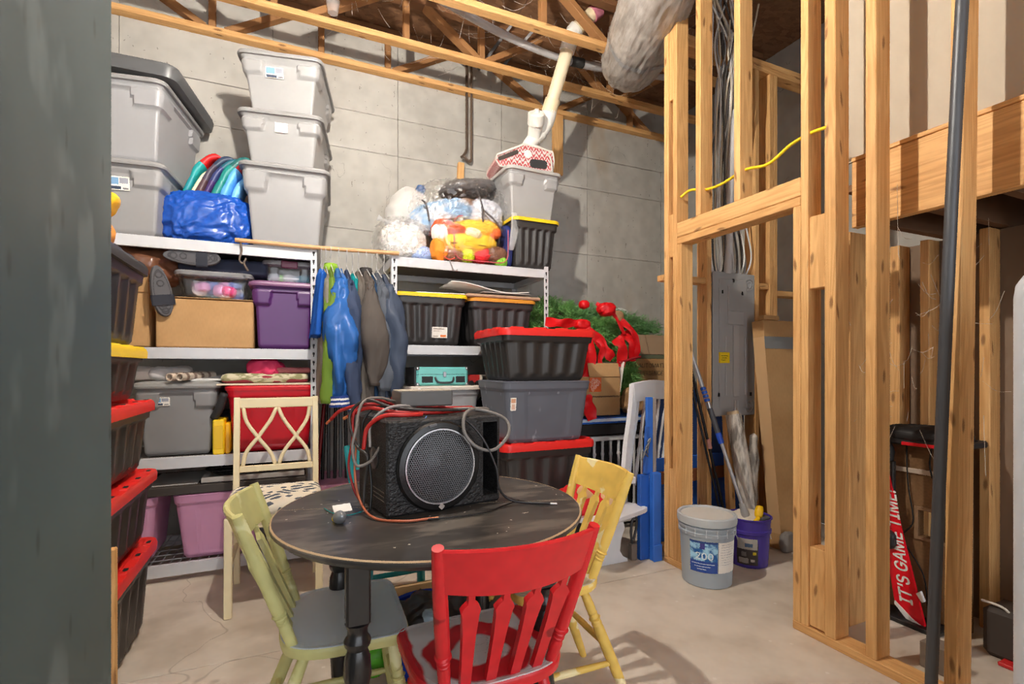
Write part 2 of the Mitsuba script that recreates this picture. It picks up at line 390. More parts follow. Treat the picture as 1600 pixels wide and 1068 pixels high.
# ---- floor trusses (flat chords, plated webs), parallel with the back wall
def truss(y, x0, x1, webs, verts, label, zb=3.36, y2=None):
    t = thing('floor_truss', label, 'floor truss', 'wooden floor trusses under the ceiling')
    w = .066 if y2 is None else y2
    put('bottom_chord', box(x0, x1, y, y + w, zb, zb + .040, .003), 'wood_x', t)
    put('top_chord', box(x0, x1, y, y + w, 3.66, 3.70, .003), pr((122, 84, 54), .75), t)  # top chord coloured dark for the shade under the deck
    for a, b in webs: put('web', beam((a, y + w / 2, zb + .03), (b, y + w / 2, 3.67), min(w, .064), .042, (0, 0, 1)), SHADED_WOOD, t)
    for v in verts: put('web_post', box(v - .02, v + .02, y + .005, y + w - .005, zb + .03, 3.67, .003), SHADED_WOOD, t)
    return t
truss(3.785, -1.74, 3.5, [(-.52, -1.0), (-.40, .06), (.70, 1.2), (1.95, 1.46), (2.1, 2.58), (3.1, 2.7)], [-.48, .195, .665, 2.02, 2.9],
      'pale wooden floor truss lying flat against the back wall')
truss(3.39, -1.74, 3.5, [(-.3, -.7), (.1, .55), (1.25, .85), (1.3, 1.75), (2.35, 2.0), (2.5, 2.95)], [-.1, .72, 1.27, 2.4, 3.1],
      'pale wooden floor truss second from the back wall', y2=.066)
truss(2.86, -1.74, 3.5, [(.5, .1), (.9, 1.35), (2.0, 1.6)], [.7, 1.5, 2.2], 'pale wooden floor truss crossing in front of the white drain pipe', zb=3.35)
for y in (1.75, .9):
    truss(y, -1.74, 3.5, [(.5, .1)], [.3, 1.6], 'pale wooden floor truss holding the bare bulb over the table' if y > 1 else 'pale wooden floor truss above the camera position', zb=3.36)

# ---- the bare bulb over the table (the hard key light) and the unseen strip light behind, softening the shade
bl = thing('ceiling_bulb', 'bare white light bulb in a keyless holder above the table', 'light bulb')
bx, by, bz = BULB
put('cord', tube([(bx, by + .19, 3.36), (bx, by + .1, 3.30), (bx, by, 3.2), (bx, by, bz + .15)], .004), BLACK, bl)
put('lamp_holder', tf(lathe([(.0, .06), (.024, .06), (.026, .11), (.018, .15), (0, .155)], 20), trans(bx, by, bz)), WHITE, bl, smooth=35)
scene[key('glass_bulb', bl)] = {**ply(tf(lathe([(0, -.034), (.014, -.031), (.026, -.02), (.031, 0), (.027, .02), (.017, .042), (.013, .06), (0, .061)], 20), trans(bx, by, bz)), None, True),
    'bsdf': {'type': 'ref', 'id': WHITE}, 'emitter': {'type': 'area', 'radiance': {'type': 'rgb', 'value': [1.6 * v for v in BULB_POWER]}}}
sl = thing('unseen_strip_light', 'unseen white fluorescent strip light behind the camera, lighting the front faces', 'strip light')  # out of view, placed to light the faces turned to the camera
put('housing', box(-.75, .65, -1.30, -1.12, 3.13, 3.19, .006), WHITE, sl)
for q in (-.5, .4): put('hanger', tube([(q, -1.21, 3.19), (q, -1.21, 3.705)], .004), GALV, sl)
for q in (-1.255, -1.165):
    scene[key('light_tube', sl)] = {**ply(tube([(-.7, q, 3.11), (.6, q, 3.11)], .016, 10, 0), None, True), 'bsdf': {'type': 'ref', 'id': WHITE},
        'emitter': {'type': 'area', 'radiance': {'type': 'rgb', 'value': list(UNSEEN_TUBE_POWER)}}}

# ---- dark door leaf at the left edge
d = put('door_1', box(-.345, -.30, .18, 1.125, 0.012, 3.0, .003), 'steel_door', kind='structure', label='dark green-grey steel door leaf standing open with smudges')
put('door_edge_strip', box(-.341, -.304, 1.125, 1.129, .02, 2.99, 0), pr((104, 116, 114), .4), d)
put('trim_1', box(-.432, -.384, 1.46, 1.485, 0, .72, .002), 'wood_z', kind='structure', label='narrow wooden board standing behind the door edge')

# ================================================================== STUD PARTITION (plane x = 2.03, boards 0.089 deep)
PX, PD, TOP = 2.03, 0.089, 3.35
pt = put('wall_partition', box(PX, PX + PD, 2.19, 2.345, 0, .038, .003), 'wood_y', kind='structure', label='unfinished wooden stud partition with doorway on the right')
def stud(y0, y1, z0=.038, z1=TOP, x0=PX, dx=PD, parent=None, name='stud'):
    return put(name, box(x0, x0 + dx, y0, y1, z0, z1, .003), 'wood_z', parent or pt)
put('bottom_plate', box(PX, PX + PD, -1.2, 1.512, 0, .038, .003), 'wood_y', pt)
put('top_plate', box(PX, PX + PD, -1.2, 2.345, TOP, TOP + .038, .003), 'wood_y', pt)
stud(2.307, 2.345); stud(2.237, 2.270); stud(2.202, 2.236, z1=1.862)
for a, b in ((.04, .56), (1.80, 2.05), (2.72, 3.2)): stud(2.271, 2.306, a, b, x0=PX + .006, dx=PD - .01, name='blocking')
put('header', box(PX, PX + PD, 1.475, 2.236, 1.862, 1.900, .003), 'wood_y', pt)
put('header', box(PX, PX + PD, 1.475, 2.236, 1.902, 1.985, .003), 'wood_y', pt)
stud(2.055, 2.092, 1.985); stud(1.795, 1.833, 1.985)
stud(1.475, 1.511, z1=1.862, name='jack_stud'); stud(1.440, 1.474)
for a, b in ((.045, .385), (1.49, 1.80)): stud(1.369, 1.439, a, b, x0=PX + .008, dx=PD - .02, name='blocking')
stud(1.322, 1.368); stud(1.167, 1.206); 
put('stud', beam((PX + .045, .935, .038), (PX + .045, .905, TOP), .038, PD, (1, 0, 0)), 'wood_z', pt)
stud(.62, .658); stud(.21, .248)

# ---- inner stud wall behind the electrical panel, parallel with the back wall
iw = put('wall_inner', box(2.13, 3.58, 2.44, 2.53, 0, .038, .003), 'wood_x', kind='structure', label='second row of studs carrying the grey electrical panel')
for x0, x1 in ((2.468, 2.508), (2.905, 2.943), (3.045, 3.083), (3.085, 3.123)):
    put('stud', box(x0, x1, 2.44, 2.53, .038, 3.2, .003), 'wood_z', iw)
put('blocking', box(2.945, 3.04, 2.445, 2.525, 1.70, 1.738, .003), 'wood_x', iw)
put('blocking', box(3.125, 3.45, 2.445, 2.525, 1.66, 1.698, .003), 'wood_x', iw)
put('blocking', box(2.13, 2.466, 2.445, 2.525, 1.70, 1.738, .003), 'wood_x', iw)
for z in (3.2, 3.24): put('top_plate', box(2.13, 3.58, 2.44, 2.53, z, z + .038, .003), 'wood_x', iw)
put('low_board', box(2.15, 2.9, 2.54, 2.56, .40, .48, .002), pr((110, 62, 34), .6), iw)

# ---- stairwell side: rim beam, drywall above it, landing joists below
rb = put('beam_1', box(2.22, 2.26, -1.2, 1.375, 1.757, 2.040, .003), 'wood_y', kind='structure', label='wide pale rim board carrying the stair landing')
put('cap_strip', box(2.215, 2.262, -1.2, 1.374, 2.041, 2.058, .002), 'wood_y', rb)
put('wall_stair', box(2.262, 2.275, -1.2, 1.43, 2.059, 3.36, .001), 'drywall', kind='structure', label='beige drywall above the rim board')
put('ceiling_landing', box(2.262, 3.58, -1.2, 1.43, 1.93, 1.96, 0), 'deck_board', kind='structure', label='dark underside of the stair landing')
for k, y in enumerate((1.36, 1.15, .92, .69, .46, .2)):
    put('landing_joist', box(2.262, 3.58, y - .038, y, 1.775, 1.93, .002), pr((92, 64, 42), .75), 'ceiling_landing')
sw = put('wall_understair', box(2.89, 2.91, .1, 1.62, 0, 1.77, 0), pr((124, 104, 86), .85), kind='structure', label='brown board wall under the stair landing')
for y0, y1 in ((1.50, 1.545), (1.372, 1.411), (1.145, 1.183), (.9, .938)):
    put('stud', box(2.80, 2.889, y0, y1, 0.0, 1.77, .003), 'wood_z', sw)
put('stud', box(2.268, 2.385, 1.412, 1.45, 0.0, 1.757, .003), 'wood_z', sw)

# ================================================================== SERVICES OVERHEAD
# flexible insulated duct
dp = spline([(1.60, 1.30, 3.60), (1.74, 1.75, 3.49), (1.89, 2.14, 3.375), (2.02, 2.46, 3.305), (2.14, 2.74, 3.31), (2.26, 3.0, 3.39)], 30)
dd = np.gradient(dp, axis=0); dd /= np.linalg.norm(dd, axis=1, keepdims=True)
a = np.linspace(0, 2 * np.pi, 120, endpoint=False); rings = []
s = A(1, -.4, 0)
for i, (c, t) in enumerate(zip(dp, dd)):
    s = s - (s @ t) * t; s /= np.linalg.norm(s); u = np.cross(t, s)
    q = np.cos(a)[:, None] * s + np.sin(a)[:, None] * u
    P = c + q * .20
    L_ = i / len(dp) * 6
    f = meshkit.fbm(np.c_[np.cos(a) * 3.2, np.sin(a) * 3.2, np.full(120, L_ * .8)] + 3, 4, 3)
    f2 = meshkit.fbm(np.c_[np.cos(a) * 9 + L_ * .5, np.sin(a) * 9, np.full(120, L_ * 1.4)], 3, 9)
    r = .225 * (.93 + .06 * np.sin(2 * np.pi * i / 9.0) * 0 + .16 * (f - .5)) + .009 * (1 - np.abs(2 * f2 - 1) * 2)
    r *= 1 - .55 * sstep(.90, 1.0, i / len(dp))
    rings.append(c + q * r[:, None])
fd = thing('flexible_duct', 'fat flexible air duct in wrinkled clear plastic over grey insulation', 'air duct')
def insul(p, n, uv):
    g = 0.6 * fbm(p.x * 14, p.y * 14, p.z * 14, 4) + 0.4 * fbm((p.x - 0.33 * p.y) * 70, p.z * 70, p.y * 9, 3)
    return mix(lin((138, 132, 126)), lin((172, 167, 161)), smoothstep(0.3, 0.7, g))
procmat('duct_jacket', insul, 0.22, rfn=lambda p, n, uv: 0.10 + 0.25 * fbm(p.x * 20, p.y * 20, p.z * 20, 3), spec=0.7)
put('jacket', loft(rings), 'duct_jacket', fd, smooth=True)
for q in (52, 104):
    put('strap', loft([c + (ring - dp[k]) * 1.03 for k in (q, q + 3) for c, ring in [(dp[k], rings[k])]], False), pr((140, 140, 140), .4), fd, smooth=True)

# white drain pipe with wye and cleanout
pv = thing('drain_pipe', 'white plastic drain pipe with wye and cleanout cap above the pet carrier', 'drain pipe')
put('upper_pipe', tube([(1.985, 2.985, 3.70), (1.885, 3.04, 3.60), (1.835, 3.085, 3.54)], .048, 20, 0), pr((222, 206, 170), .4), pv, smooth=40)
put('printed_end', tube([(2.0, 2.985, 3.704), (1.95, 3.0, 3.66)], .053, 20, 0), pr((196, 120, 140), .4), pv, smooth=40)
put('coupling', tube([(1.865, 3.06, 3.58), (1.838, 3.085, 3.545)], .056, 20, 0), PVC, pv, smooth=40)
put('coupling', tube([(1.842, 3.085, 3.55), (1.812, 3.115, 3.43)], .056, 20, 0), PVC, pv, smooth=40)
put('lower_pipe', tube([(1.817, 3.11, 3.45), (1.745, 3.25, 3.06)], .047, 20, 0), pr((226, 212, 182), .4), pv, smooth=40)
put('coupling', tube([(1.757, 3.225, 3.125), (1.742, 3.258, 3.04)], .057, 20, 0), pr((226, 208, 172), .4), pv, smooth=40)
put('elbow', tube([(1.745, 3.25, 3.055), (1.737, 3.275, 2.99), (1.722, 3.295, 2.95), (1.70, 3.31, 2.91)], .055, 20, 5), PVC, pv, smooth=40)
put('wye_branch', tube([(1.655, 3.325, 2.86), (1.618, 3.22, 2.955)], .052, 20, 0), PVC, pv, smooth=40)
put('cleanout_hub', tube([(1.628, 3.245, 2.93), (1.609, 3.195, 2.98)], .062, 24, 0), PVC, pv, smooth=40)
put('cleanout_plug', along(cat(lathe([(0, 0), (.05, 0), (.05, .008), (0, .010)], 24), box(-.014, .014, -.014, .014, .005, .03, .002)), (1.6095, 3.196, 2.979), (1.595, 3.16, 3.015)), PVC, pv, smooth=30)
put('lower_run', tube([(1.72, 3.313, 2.93), (1.63, 3.33, 2.83), (1.60, 3.46, 2.72), (1.60, 3.60, 2.62)], .05, 20, 5), PVC, pv, smooth=40)
put('lower_coupling', tube([(1.70, 3.318, 2.91), (1.655, 3.326, 2.862)], .06, 20, 0), PVC, pv, smooth=40)

# small dark pipes on the wall, strap hangers, wood blocks
gp = thing('copper_pipe', 'pair of thin dark copper pipes bent together down the back wall', 'water pipe')
put('pipe_run', tube([(1.285, 3.80, 3.66), (1.285, 3.80, 3.0), (1.283, 3.80, 2.90), (1.255, 3.79, 2.85), (1.235, 3.79, 2.83)], .010, 8, 4), pr((78, 64, 52), .45), gp, smooth=True)
put('pipe_run', tube([(1.325, 3.80, 3.60), (1.325, 3.80, 2.90), (1.323, 3.80, 2.83), (1.305, 3.80, 2.815), (1.255, 3.79, 2.845)], .010, 8, 4), pr((92, 76, 62), .45), gp, smooth=True)
put('wood_block', beam((1.245, 3.825, 2.80), (1.24, 3.825, 2.66), .05, .04, (0, 1, 0)), 'wood_z', cat='wood block', label='small wooden offcut fixed below the dark copper pipes')
put('wood_block', box(2.085, 2.175, 3.80, 3.845, 2.84, 3.37, .003), 'wood_z', cat='wood block', label='short wooden board hanging from the truss beside the drain pipe')
for k, (p0, p1, lab) in enumerate((((1.31, 3.60, 3.44), (1.50, 3.30, 3.70), 'left dark metal strap slanting between the floor trusses'), ((1.46, 3.55, 3.44), (1.68, 3.22, 3.70), 'right dark metal strap slanting between the floor trusses'))):
    put('metal_strap', beam(p0, p1, .022, .004, (0, 1, 0)), pr((84, 82, 82), .4, .6), cat='strap', label=lab)
hz = thing('sleeved_line', 'long grey plastic-sleeved line sagging across the trusses', 'hose')
put('sleeve', tube([(-.6, 2.95, 3.66), (.35, 3.0, 3.585), (.75, 3.05, 3.50), (1.3, 3.15, 3.45), (1.75, 3.2, 3.43), (2.1, 3.2, 3.44), (2.9, 3.2, 3.53)], [.022, .026, .022, .028, .024, .03, .022], 10, 8), pr((176, 176, 178), .28), hz, smooth=True)
put('tape_wrap', tube([(1.9, 3.2, 3.432), (2.0, 3.2, 3.436)], .036, 10, 0), pr((46, 46, 46), .6), hz, smooth=True)
put('junction_cup', tf(lathe([(0, 0), (.03, 0), (.042, .07), (.044, .08), (0, .08)], 18), trans(.24, 3.36, 3.41)), HAZY, cat='cup', label='small clear plastic cup fixed on the second truss', smooth=30)
sh = []
r2 = np.random.default_rng(5)
for k in range(170):
    c = A(r2.uniform(.2, 2.6), r2.uniform(2.95, 3.75), r2.uniform(3.42, 3.7)) if k % 3 else A(r2.uniform(2.1, 2.7), r2.uniform(2.5, 3.6), r2.uniform(3.4, 3.7))
    e = c + r2.normal(0, .14, 3) * A(1, 1, .45)
    mid = (c + e) / 2 - A(0, 0, r2.uniform(.0, .05))
    sh.append(tube([c, mid, e], .0011, 3, 3))
put('cobwebs', cat(sh), pr((206, 200, 192), .8), kind='stuff', cat='cobweb', label='dusty pale cobweb strands hanging between the trusses')
# grey wiring bundle above the electrical panel
wb = thing('cable_bundle', 'bundle of grey and white cables dropping into the electrical panel', 'cables')
cols = [pr((206, 206, 206), .35), pr((232, 232, 228), .35), pr((70, 68, 66), .5), pr((206, 196, 176), .5), pr((140, 140, 142), .4)]
for k in range(26):
    x0 = 2.555 + .31 * (k + .5) / 26; xm = 2.665 + (x0 - 2.70) * .8 + r2.uniform(-.02, .02)
    yy = 2.48 + r2.uniform(-.03, .03)
    P = [(x0, 2.485, 1.775), (x0 + r2.uniform(-.02, .02), yy, 1.92), (xm + r2.uniform(-.03, .03), yy, 2.2), (xm + r2.uniform(-.02, .02), yy, 2.55), (xm - .04 + r2.uniform(-.05, .05), 2.395 + .3 * (yy - 2.48), 2.95), (xm - .06 + r2.uniform(-.08, .08), 2.39 + .3 * (yy - 2.48), 3.24), (xm - .1 + r2.uniform(-.2, .2), 2.38 + (yy - 2.48), 3.6)]
    put('cable', tube(P, .006 if k % 4 else .008, 6, 6), cols[k % 5], wb, smooth=True)
put('conduit', tube([(2.66, 2.45, 1.78), (2.665, 2.43, 2.4), (2.68, 2.40, 2.85)], .026, 12, 4), pr((186, 186, 188), .35), wb, smooth=True)
put('conduit_top', tube([(2.68, 2.40, 2.85), (2.69, 2.395, 3.3)], .024, 12, 0), BLACK, wb, smooth=True)
yc = put('yellow_cable', tube([(2.05, 2.225, 2.135), (2.07, 2.17, 2.16), (2.07, 2.05, 2.125), (2.07, 1.94, 2.12), (2.07, 1.80, 2.14), (2.06, 1.66, 2.115), (2.055, 1.54, 2.155), (2.05, 1.44, 2.165), (2.03, 1.36, 2.15)], .0075, 8, 8), pr((236, 204, 40), .4), cat='cable', label='yellow cable strung through the studs above the doorway', smooth=True)

# ================================================================== STORAGE TOTES
def tote_mesh(w, d, h, style, taper=.88, r=.035):
    ns = 34; rings = []
    zz = np.r_[np.linspace(.0, .02, 3), np.linspace(.03, h - .03, 34), np.linspace(h - .02, h, 4)]
    P0, N, t, sd = rrect(w, d, r, ns, 6)
    for z in zz:
        q = z / h; k = taper + (1 - taper) * q
        P = P0 * k; off = np.zeros(len(P)) - .012 * (1 - sstep(0, .018, z))
        if style == 'notch':
            zb = h * (.70 + .215 * (1 - sstep(.46, .60, np.abs(t))))
            off -= .016 * (1 - sstep(zb - .008, zb + .008, z))
            off -= .008 * sstep(h - .03, h - .022, z) * (1 - sstep(h - .012, h - .004, z))
        elif style == 'rib':
            band = sstep(h * .84, h * .86, z)
            rib = np.zeros(len(P))
            for c in (-.80, -.40, .0, .40, .80):
                rib = np.maximum(rib, 1 - sstep(.07, .13, np.abs(t - c)))
            body = -.014 + .011 * rib * sstep(.02, .05, z)
            off += body * (1 - band)
        elif style == 'panel':
            off += .007 * sstep(h * .87, h * .885, z) - .004 * ((np.abs(t) < .6) & (sd % 2 == 0)) * sstep(.02, .03, z) * (1 - sstep(h * .8, h * .83, z))
        rings.append(np.c_[P + N * off[:, None], np.full(len(P), z)])
    rim = [(.008, h - .001), (.010, h + .006), (.004, h + .010)]
    for o, z in rim: rings.append(np.c_[P0 + N * o, np.full(len(P0), z)])
    return loft(rings)
def lid_mesh(w, d, style, r=.04):
    if style == 'chunky':
        prof = [(.004, -.016), (-.016, -.016), (-.018, .012), (-.012, .026), (.022, .028), (.034, .016), (w * .3, .016)]
        m = slab(w, d, r, prof, 8, 8)
        bumps = []
        for s in (-1, 1):
            for x in np.linspace(-w * .36, w * .36, 4): bumps.append(box(x - .04, x + .04, s * d / 2 - .014 - .012 * (s > 0) + .002, s * d / 2 + .016 + .010 * (s > 0) - (.002 if s > 0 else -.0), .0, .033, .004))
            for y in np.linspace(-d * .28, d * .28, 3): bumps.append(box(s * w / 2 - .018, s * w / 2 + .02, y - .035, y + .035, .0, .033, .004))
        return cat(m, *bumps)
    if style == 'flat':
        return slab(w, d, r, [(.0, -.012), (-.014, -.012), (-.016, .004), (-.010, .013), (.018, .015), (.026, .008), (w * .3, .008)], 8, 8)
    return slab(w, d, r, [(.006, -.014), (-.014, -.014), (-.017, -.004), (-.014, .008), (-.002, .014), (.03, .022), (.10, .026), (w * .35, .027)], 8, 8)

def tote(x, y, z, w, d, h, rz, style, mat, label, group, lid=None, lidmat=None, lidtone=None, cat_='storage tote', sticker=None, taper=.88, name='storage_tote', liddz=0, holes=False, tilt=None):
    """Tote standing at (x, y, z); w across (local x), d deep (local y); returns its key and the height of its lid's top."""
    k = thing(name, label, cat_, group)
    to = at(x, y, z, rz)
    if tilt: to = to.rotate([0, 1, 0], tilt)
    put('body', shared(('b', style, w, d, h, taper), lambda: tote_mesh(w, d, h, style, taper), 40), mat, k, to=to)
    top = z + h + .01
    if lid:
        put('lid', shared(('l', lid, w, d), lambda: lid_mesh(w, d, lid), 30), lidmat or mat, k, to=to.translate([0, 0, h + .012 + liddz]), label=lidtone)
        top = z + h + .012 + liddz + {'chunky': .030, 'flat': .015}.get(lid, .027)
    if holes:
        for s in (-1, 1):
            for q in np.linspace(-w * .36, w * .36, 4): put('lid_hole_shade', shared('hole', lambda: slab(.030, .015, .006, [(0, 0), (0, .003)], 2, 4)), DARK, k, to=to.translate([q, s * (d / 2 - .002), h + .012 + .0315]))  # dark pads on the lid stand for the shade inside its holes
    if sticker:
        sx, sz, sw, sh_, art = sticker
        kk = taper + (1 - taper) * (sz / h); yy = -d / 2 * kk + (.0135 if style == 'notch' else .002 if style == 'rib' else 0) - .004
        lean = math.degrees(math.atan((1 - taper) * d / 2 / h))
        tt = to.translate([sx, yy, sz]).rotate([1, 0, 0], lean)
        lk = put('label', shared(('st', sw, sh_), lambda: box(-sw / 2, sw / 2, -.0012, .0012, -sh_ / 2, sh_ / 2, 0)), PAPER, k, to=tt, label='white printed sticker')
        for (a0, a1, b0, b1, c) in art:
            put('print', shared(('pp', sw, sh_, a0, a1, b0, b1), lambda: box(a0 * sw, a1 * sw, -.0018, 0, b0 * sh_, b1 * sh_, 0)), pr(c, .5), lk, to=tt)
    return k, top
ART = [(-.44, .02, -.10, .40, (120, 160, 196)), (.06, .44, .0, .40, (150, 154, 166)), (-.44, .12, -.44, -.22, (50, 62, 84)), (.2, .44, -.42, -.3, (120, 120, 124))]
ARTB = [(-.42, .3, .28, .38, (150, 140, 130)), (-.42, .1, .1, .16, (150, 140, 130)), (.05, .42, -.42, -.22, (216, 120, 60)), (-.42, -.1, -.4, -.3, (150, 140, 130))]

# ================================================================== METAL RACKS
def rack(x0, x1, y0, y1, levels, label, holes_from):
    k = thing('metal_rack', label, 'shelf rack', 'grey boltless racks along the back wall')
    for z in levels:
        fb = put('shelf', cat(box(x0 + .002, x1 - .002, y0, y0 + .004, z - .058, z, 0), box(x0 + .002, x1 - .002, y0, y0 + .03, z - .004, z, 0), box(x0 + .002, x1 - .002, y0, y0 + .022, z - .060, z - .056, .0),
            box(x0 + .002, x1 - .002, y1 - .03, y1, z - .058, z, 0), box(x0 + .002, x0 + .03, y0, y1, z - .058, z, 0), box(x1 - .03, x1 - .002, y0, y1, z - .058, z, 0)), RACK, k)
        if z > .3:
            put('shelf_board', box(x0 + .006, x1 - .006, y0 + .006, y1 - .006, z - .016, z - .005, 0), pr((84, 80, 78), .8), k, label='dark particle board deck')
        else:
            w = [tube([(x0 + .01, q, z - .006), (x1 - .01, q, z - .006)], .0035, 5, 0) for q in np.linspace(y0 + .02, y1 - .02, 7)]
            w += [tube([(q, y0 + .005, z - .002), (q, y1 - .01, z - .002)], .003, 5, 0) for q in np.arange(x0 + .03, x1 - .02, .045)]
            w += [tube([(q, y0 - .004, z - .10), (q, y0 - .004, z - .003)], .003, 5, 0) for q in ()]
            put('wire_deck', cat(w), GALV, k, smooth=True, label='open wire deck')
    for px, sx in ((x0, 1), (x1, -1)):
        for py, sy in ((y0, 1), (y1, -1)):
            m = cat(box(min(px, px + sx * .034), max(px, px + sx * .034), py - .003 * sy if sy > 0 else py, py + .0 * sy if sy > 0 else py + .003, 0.001, levels[0] + .022, 0), box(px - .0015, px + .0015, min(py, py + sy * .034), max(py, py + sy * .034), .001, levels[0] + .022, 0))
            p = put('post', m, RACK, k)
            if py == y0 and px in holes_from:
                hs = [(q) for q in np.arange(.08, levels[0], .05)]
                hm = cat([cat(box(px + sx * .017 - .006, px + sx * .017 + .006, py - .0042, py - .0028, q, q + .014, 0), box(px + sx * .017 - .003, px + sx * .017 + .003, py - .0042, py - .0028, q - .012, q, 0)) for q in hs])
                put('keyhole_shade', hm, DARK, p, kind='stuff', label='row of dark patches for the shade in the keyhole slots')  # thin dark plates painted for the shade inside the slots
    return k
LV = (1.852, 1.262, .668, .092)
RL = rack(-1.085, .137, 3.19, 3.76, LV, 'grey metal rack on the left, holding grey totes and the blue bag', (.137,))
RR = rack(.579, 1.700, 3.19, 3.76, (1.862, 1.300, .668, .092), 'grey metal rack in the middle, holding clear bags and black totes', (.579, 1.700))

# ---- top shelf, left
G1 = 'grey totes on the top of the left rack'
_, z1 = tote(-.842, 3.48, 1.855, .50, .62, .352, -6, 'notch', GREYTOTE, 'grey lidded tote at the far left of the top shelf, under another', G1, 'dome', GREYLID, sticker=(.05, .255, .10, .07, ART))
k2, z2 = tote(-.83, 3.48, z1 - .004, .52, .62, .40, -9, 'notch', pr((150, 151, 154), .33), 'grey tote at the far left, upper of two, under a loose dark lid', G1, 'dome', GREYLID)
put('loose_lid', tf(slab(.56, .66, .06, [(.03, 0), (0, .004), (-.008, .05), (.0, .075), (.03, .085), (.18, .09)], 8, 8), rot(4, [0, 1, 0])), pr((84, 86, 88), .4), to=at(-.79, 3.485, z2 + .012, -9), smooth=30, cat='tote lid', label='loose dark grey lid lying on the far left grey tote')
G2 = 'stack of grey totes beside the blue bag'
_, zb1 = tote(-.012, 3.475, 1.855, .46, .62, .448, -4, 'notch', GREYTOTE, 'big grey tote on the top shelf, bottom of a stack of three', G2, 'dome', GREYLID, taper=.84)
_, zb2 = tote(-.012, 3.49, zb1 - .006, .44, .60, .285, -9, 'notch', pr((150, 150, 150), .34), 'grey tote in the middle of the stack of three', G2, 'dome', GREYLID, sticker=(.0, .222, .07, .055, [(-.47, .47, -.47, .47, (196, 194, 190))]), taper=.84)
_, zb3 = tote(-.005, 3.49, zb2 - .006, .44, .60, .305, -11, 'notch', pr((152, 152, 152), .34), 'grey tote with a blue printed label, topmost of the stack of three', G2, 'dome', GREYLID, sticker=(-.035, .225, .10, .062, ART), taper=.82)

# ---- blue tarp bag with rolled pool floats
def bagblue(p, n, uv):
    g = fbm(p.x * 60, p.y * 60, p.z * 60, 3)
    return mix(lin((20, 66, 158)), lin((30, 88, 182)), g)
procmat('blue_tarp', bagblue, 0.28, spec=0.6)
put('tarp_bag', blob(.238, .20, .152, .62, .026, 17, 11, 84, flat=-.14), 'blue_tarp', to=at(-.438, 3.44, 1.997), smooth=True, cat='bag', label='crumpled blue tarp bag on the top shelf between grey totes')
def float_roll(x, y, z, tx, ty, w, h, th, colors, label, seed):
    """Folded float: a slab bent over at the top, standing in the bag and leaning right."""
    k = thing('pool_float', label, 'pool float', 'folded pool floats in the blue bag')
    n = 26; S = np.linspace(0, 1, n); path = np.c_[tx * S ** 1.0 + .10 * np.maximum(S - .62, 0) ** 1.2 * 2.2, np.zeros(n), h * (S - .55 * np.maximum(S - .78, 0) ** 2 * 6)]
    dv = np.gradient(path, axis=0); dv /= np.linalg.norm(dv, axis=1, keepdims=True)
    nn = np.c_[-dv[:, 2], np.zeros(n), dv[:, 0]]
    a = np.linspace(0, 2 * np.pi, 20, endpoint=False); R = []
    cx, cy = np.sign(np.cos(a)) * np.abs(np.cos(a)) ** .6, np.sign(np.sin(a)) * np.abs(np.sin(a)) ** .6
    f = meshkit.fbm(np.c_[S * 6, np.full(n, seed), np.full(n, 2.)], 3, seed) - .5
    for i in range(n):
        e = 1 - .75 * sstep(.93, 1, S[i])
        R.append(path[i] + np.outer(cx * th / 2 * e * (1 + .5 * f[i]), nn[i]) + np.outer(cy * w / 2, [0, 1, 0]))
    R = np.array(R)
    cuts = np.linspace(0, n - 1, len(colors) + 1).astype(int)
    for j, c in enumerate(colors):
        put('panel', loft(R[cuts[j]:cuts[j + 1] + 1]), pr(c, .38), k, to=at(x, y, z), smooth=50)
for i, args in enumerate([
    (-.600, 3.50, 2.07, .15, 0, .24, .385, .050, [(24, 130, 140), (26, 136, 146), (30, 150, 152), (206, 34, 36)], 'folded teal pool float with red end, leftmost in the blue bag'),
    (-.566, 3.47, 2.08, .15, 0, .22, .300, .030, [(222, 214, 180), (222, 214, 180)], 'folded cream pool float between the teal and navy ones'),
    (-.535, 3.46, 2.06, .16, 0, .24, .375, .048, [(96, 72, 70), (84, 60, 66), (74, 66, 84), (46, 60, 84)], 'folded brown and grey patterned pool float in the blue bag'),
    (-.492, 3.43, 2.06, .155, 0, .24, .350, .044, [(58, 48, 92), (64, 44, 100), (50, 60, 110), (38, 92, 110)], 'folded purple and navy pool float in the blue bag'),
    (-.445, 3.42, 2.05, .16, 0, .25, .375, .060, [(22, 116, 112), (24, 124, 118), (28, 132, 126), (36, 96, 96)], 'folded dark teal pool float, middle of the blue bag'),
    (-.392, 3.40, 2.06, .13, 0, .25, .330, .052, [(70, 140, 206), (86, 160, 220), (92, 166, 226), (150, 30, 44)], 'folded light blue pool float with dark red end in the blue bag'),
    (-.345, 3.40, 2.04, .11, 0, .22, .290, .046, [(110, 176, 226), (120, 186, 232), (112, 180, 230)], 'folded pale blue pool float, rightmost in the blue bag')]):
    float_roll(*args, seed=i + 1)

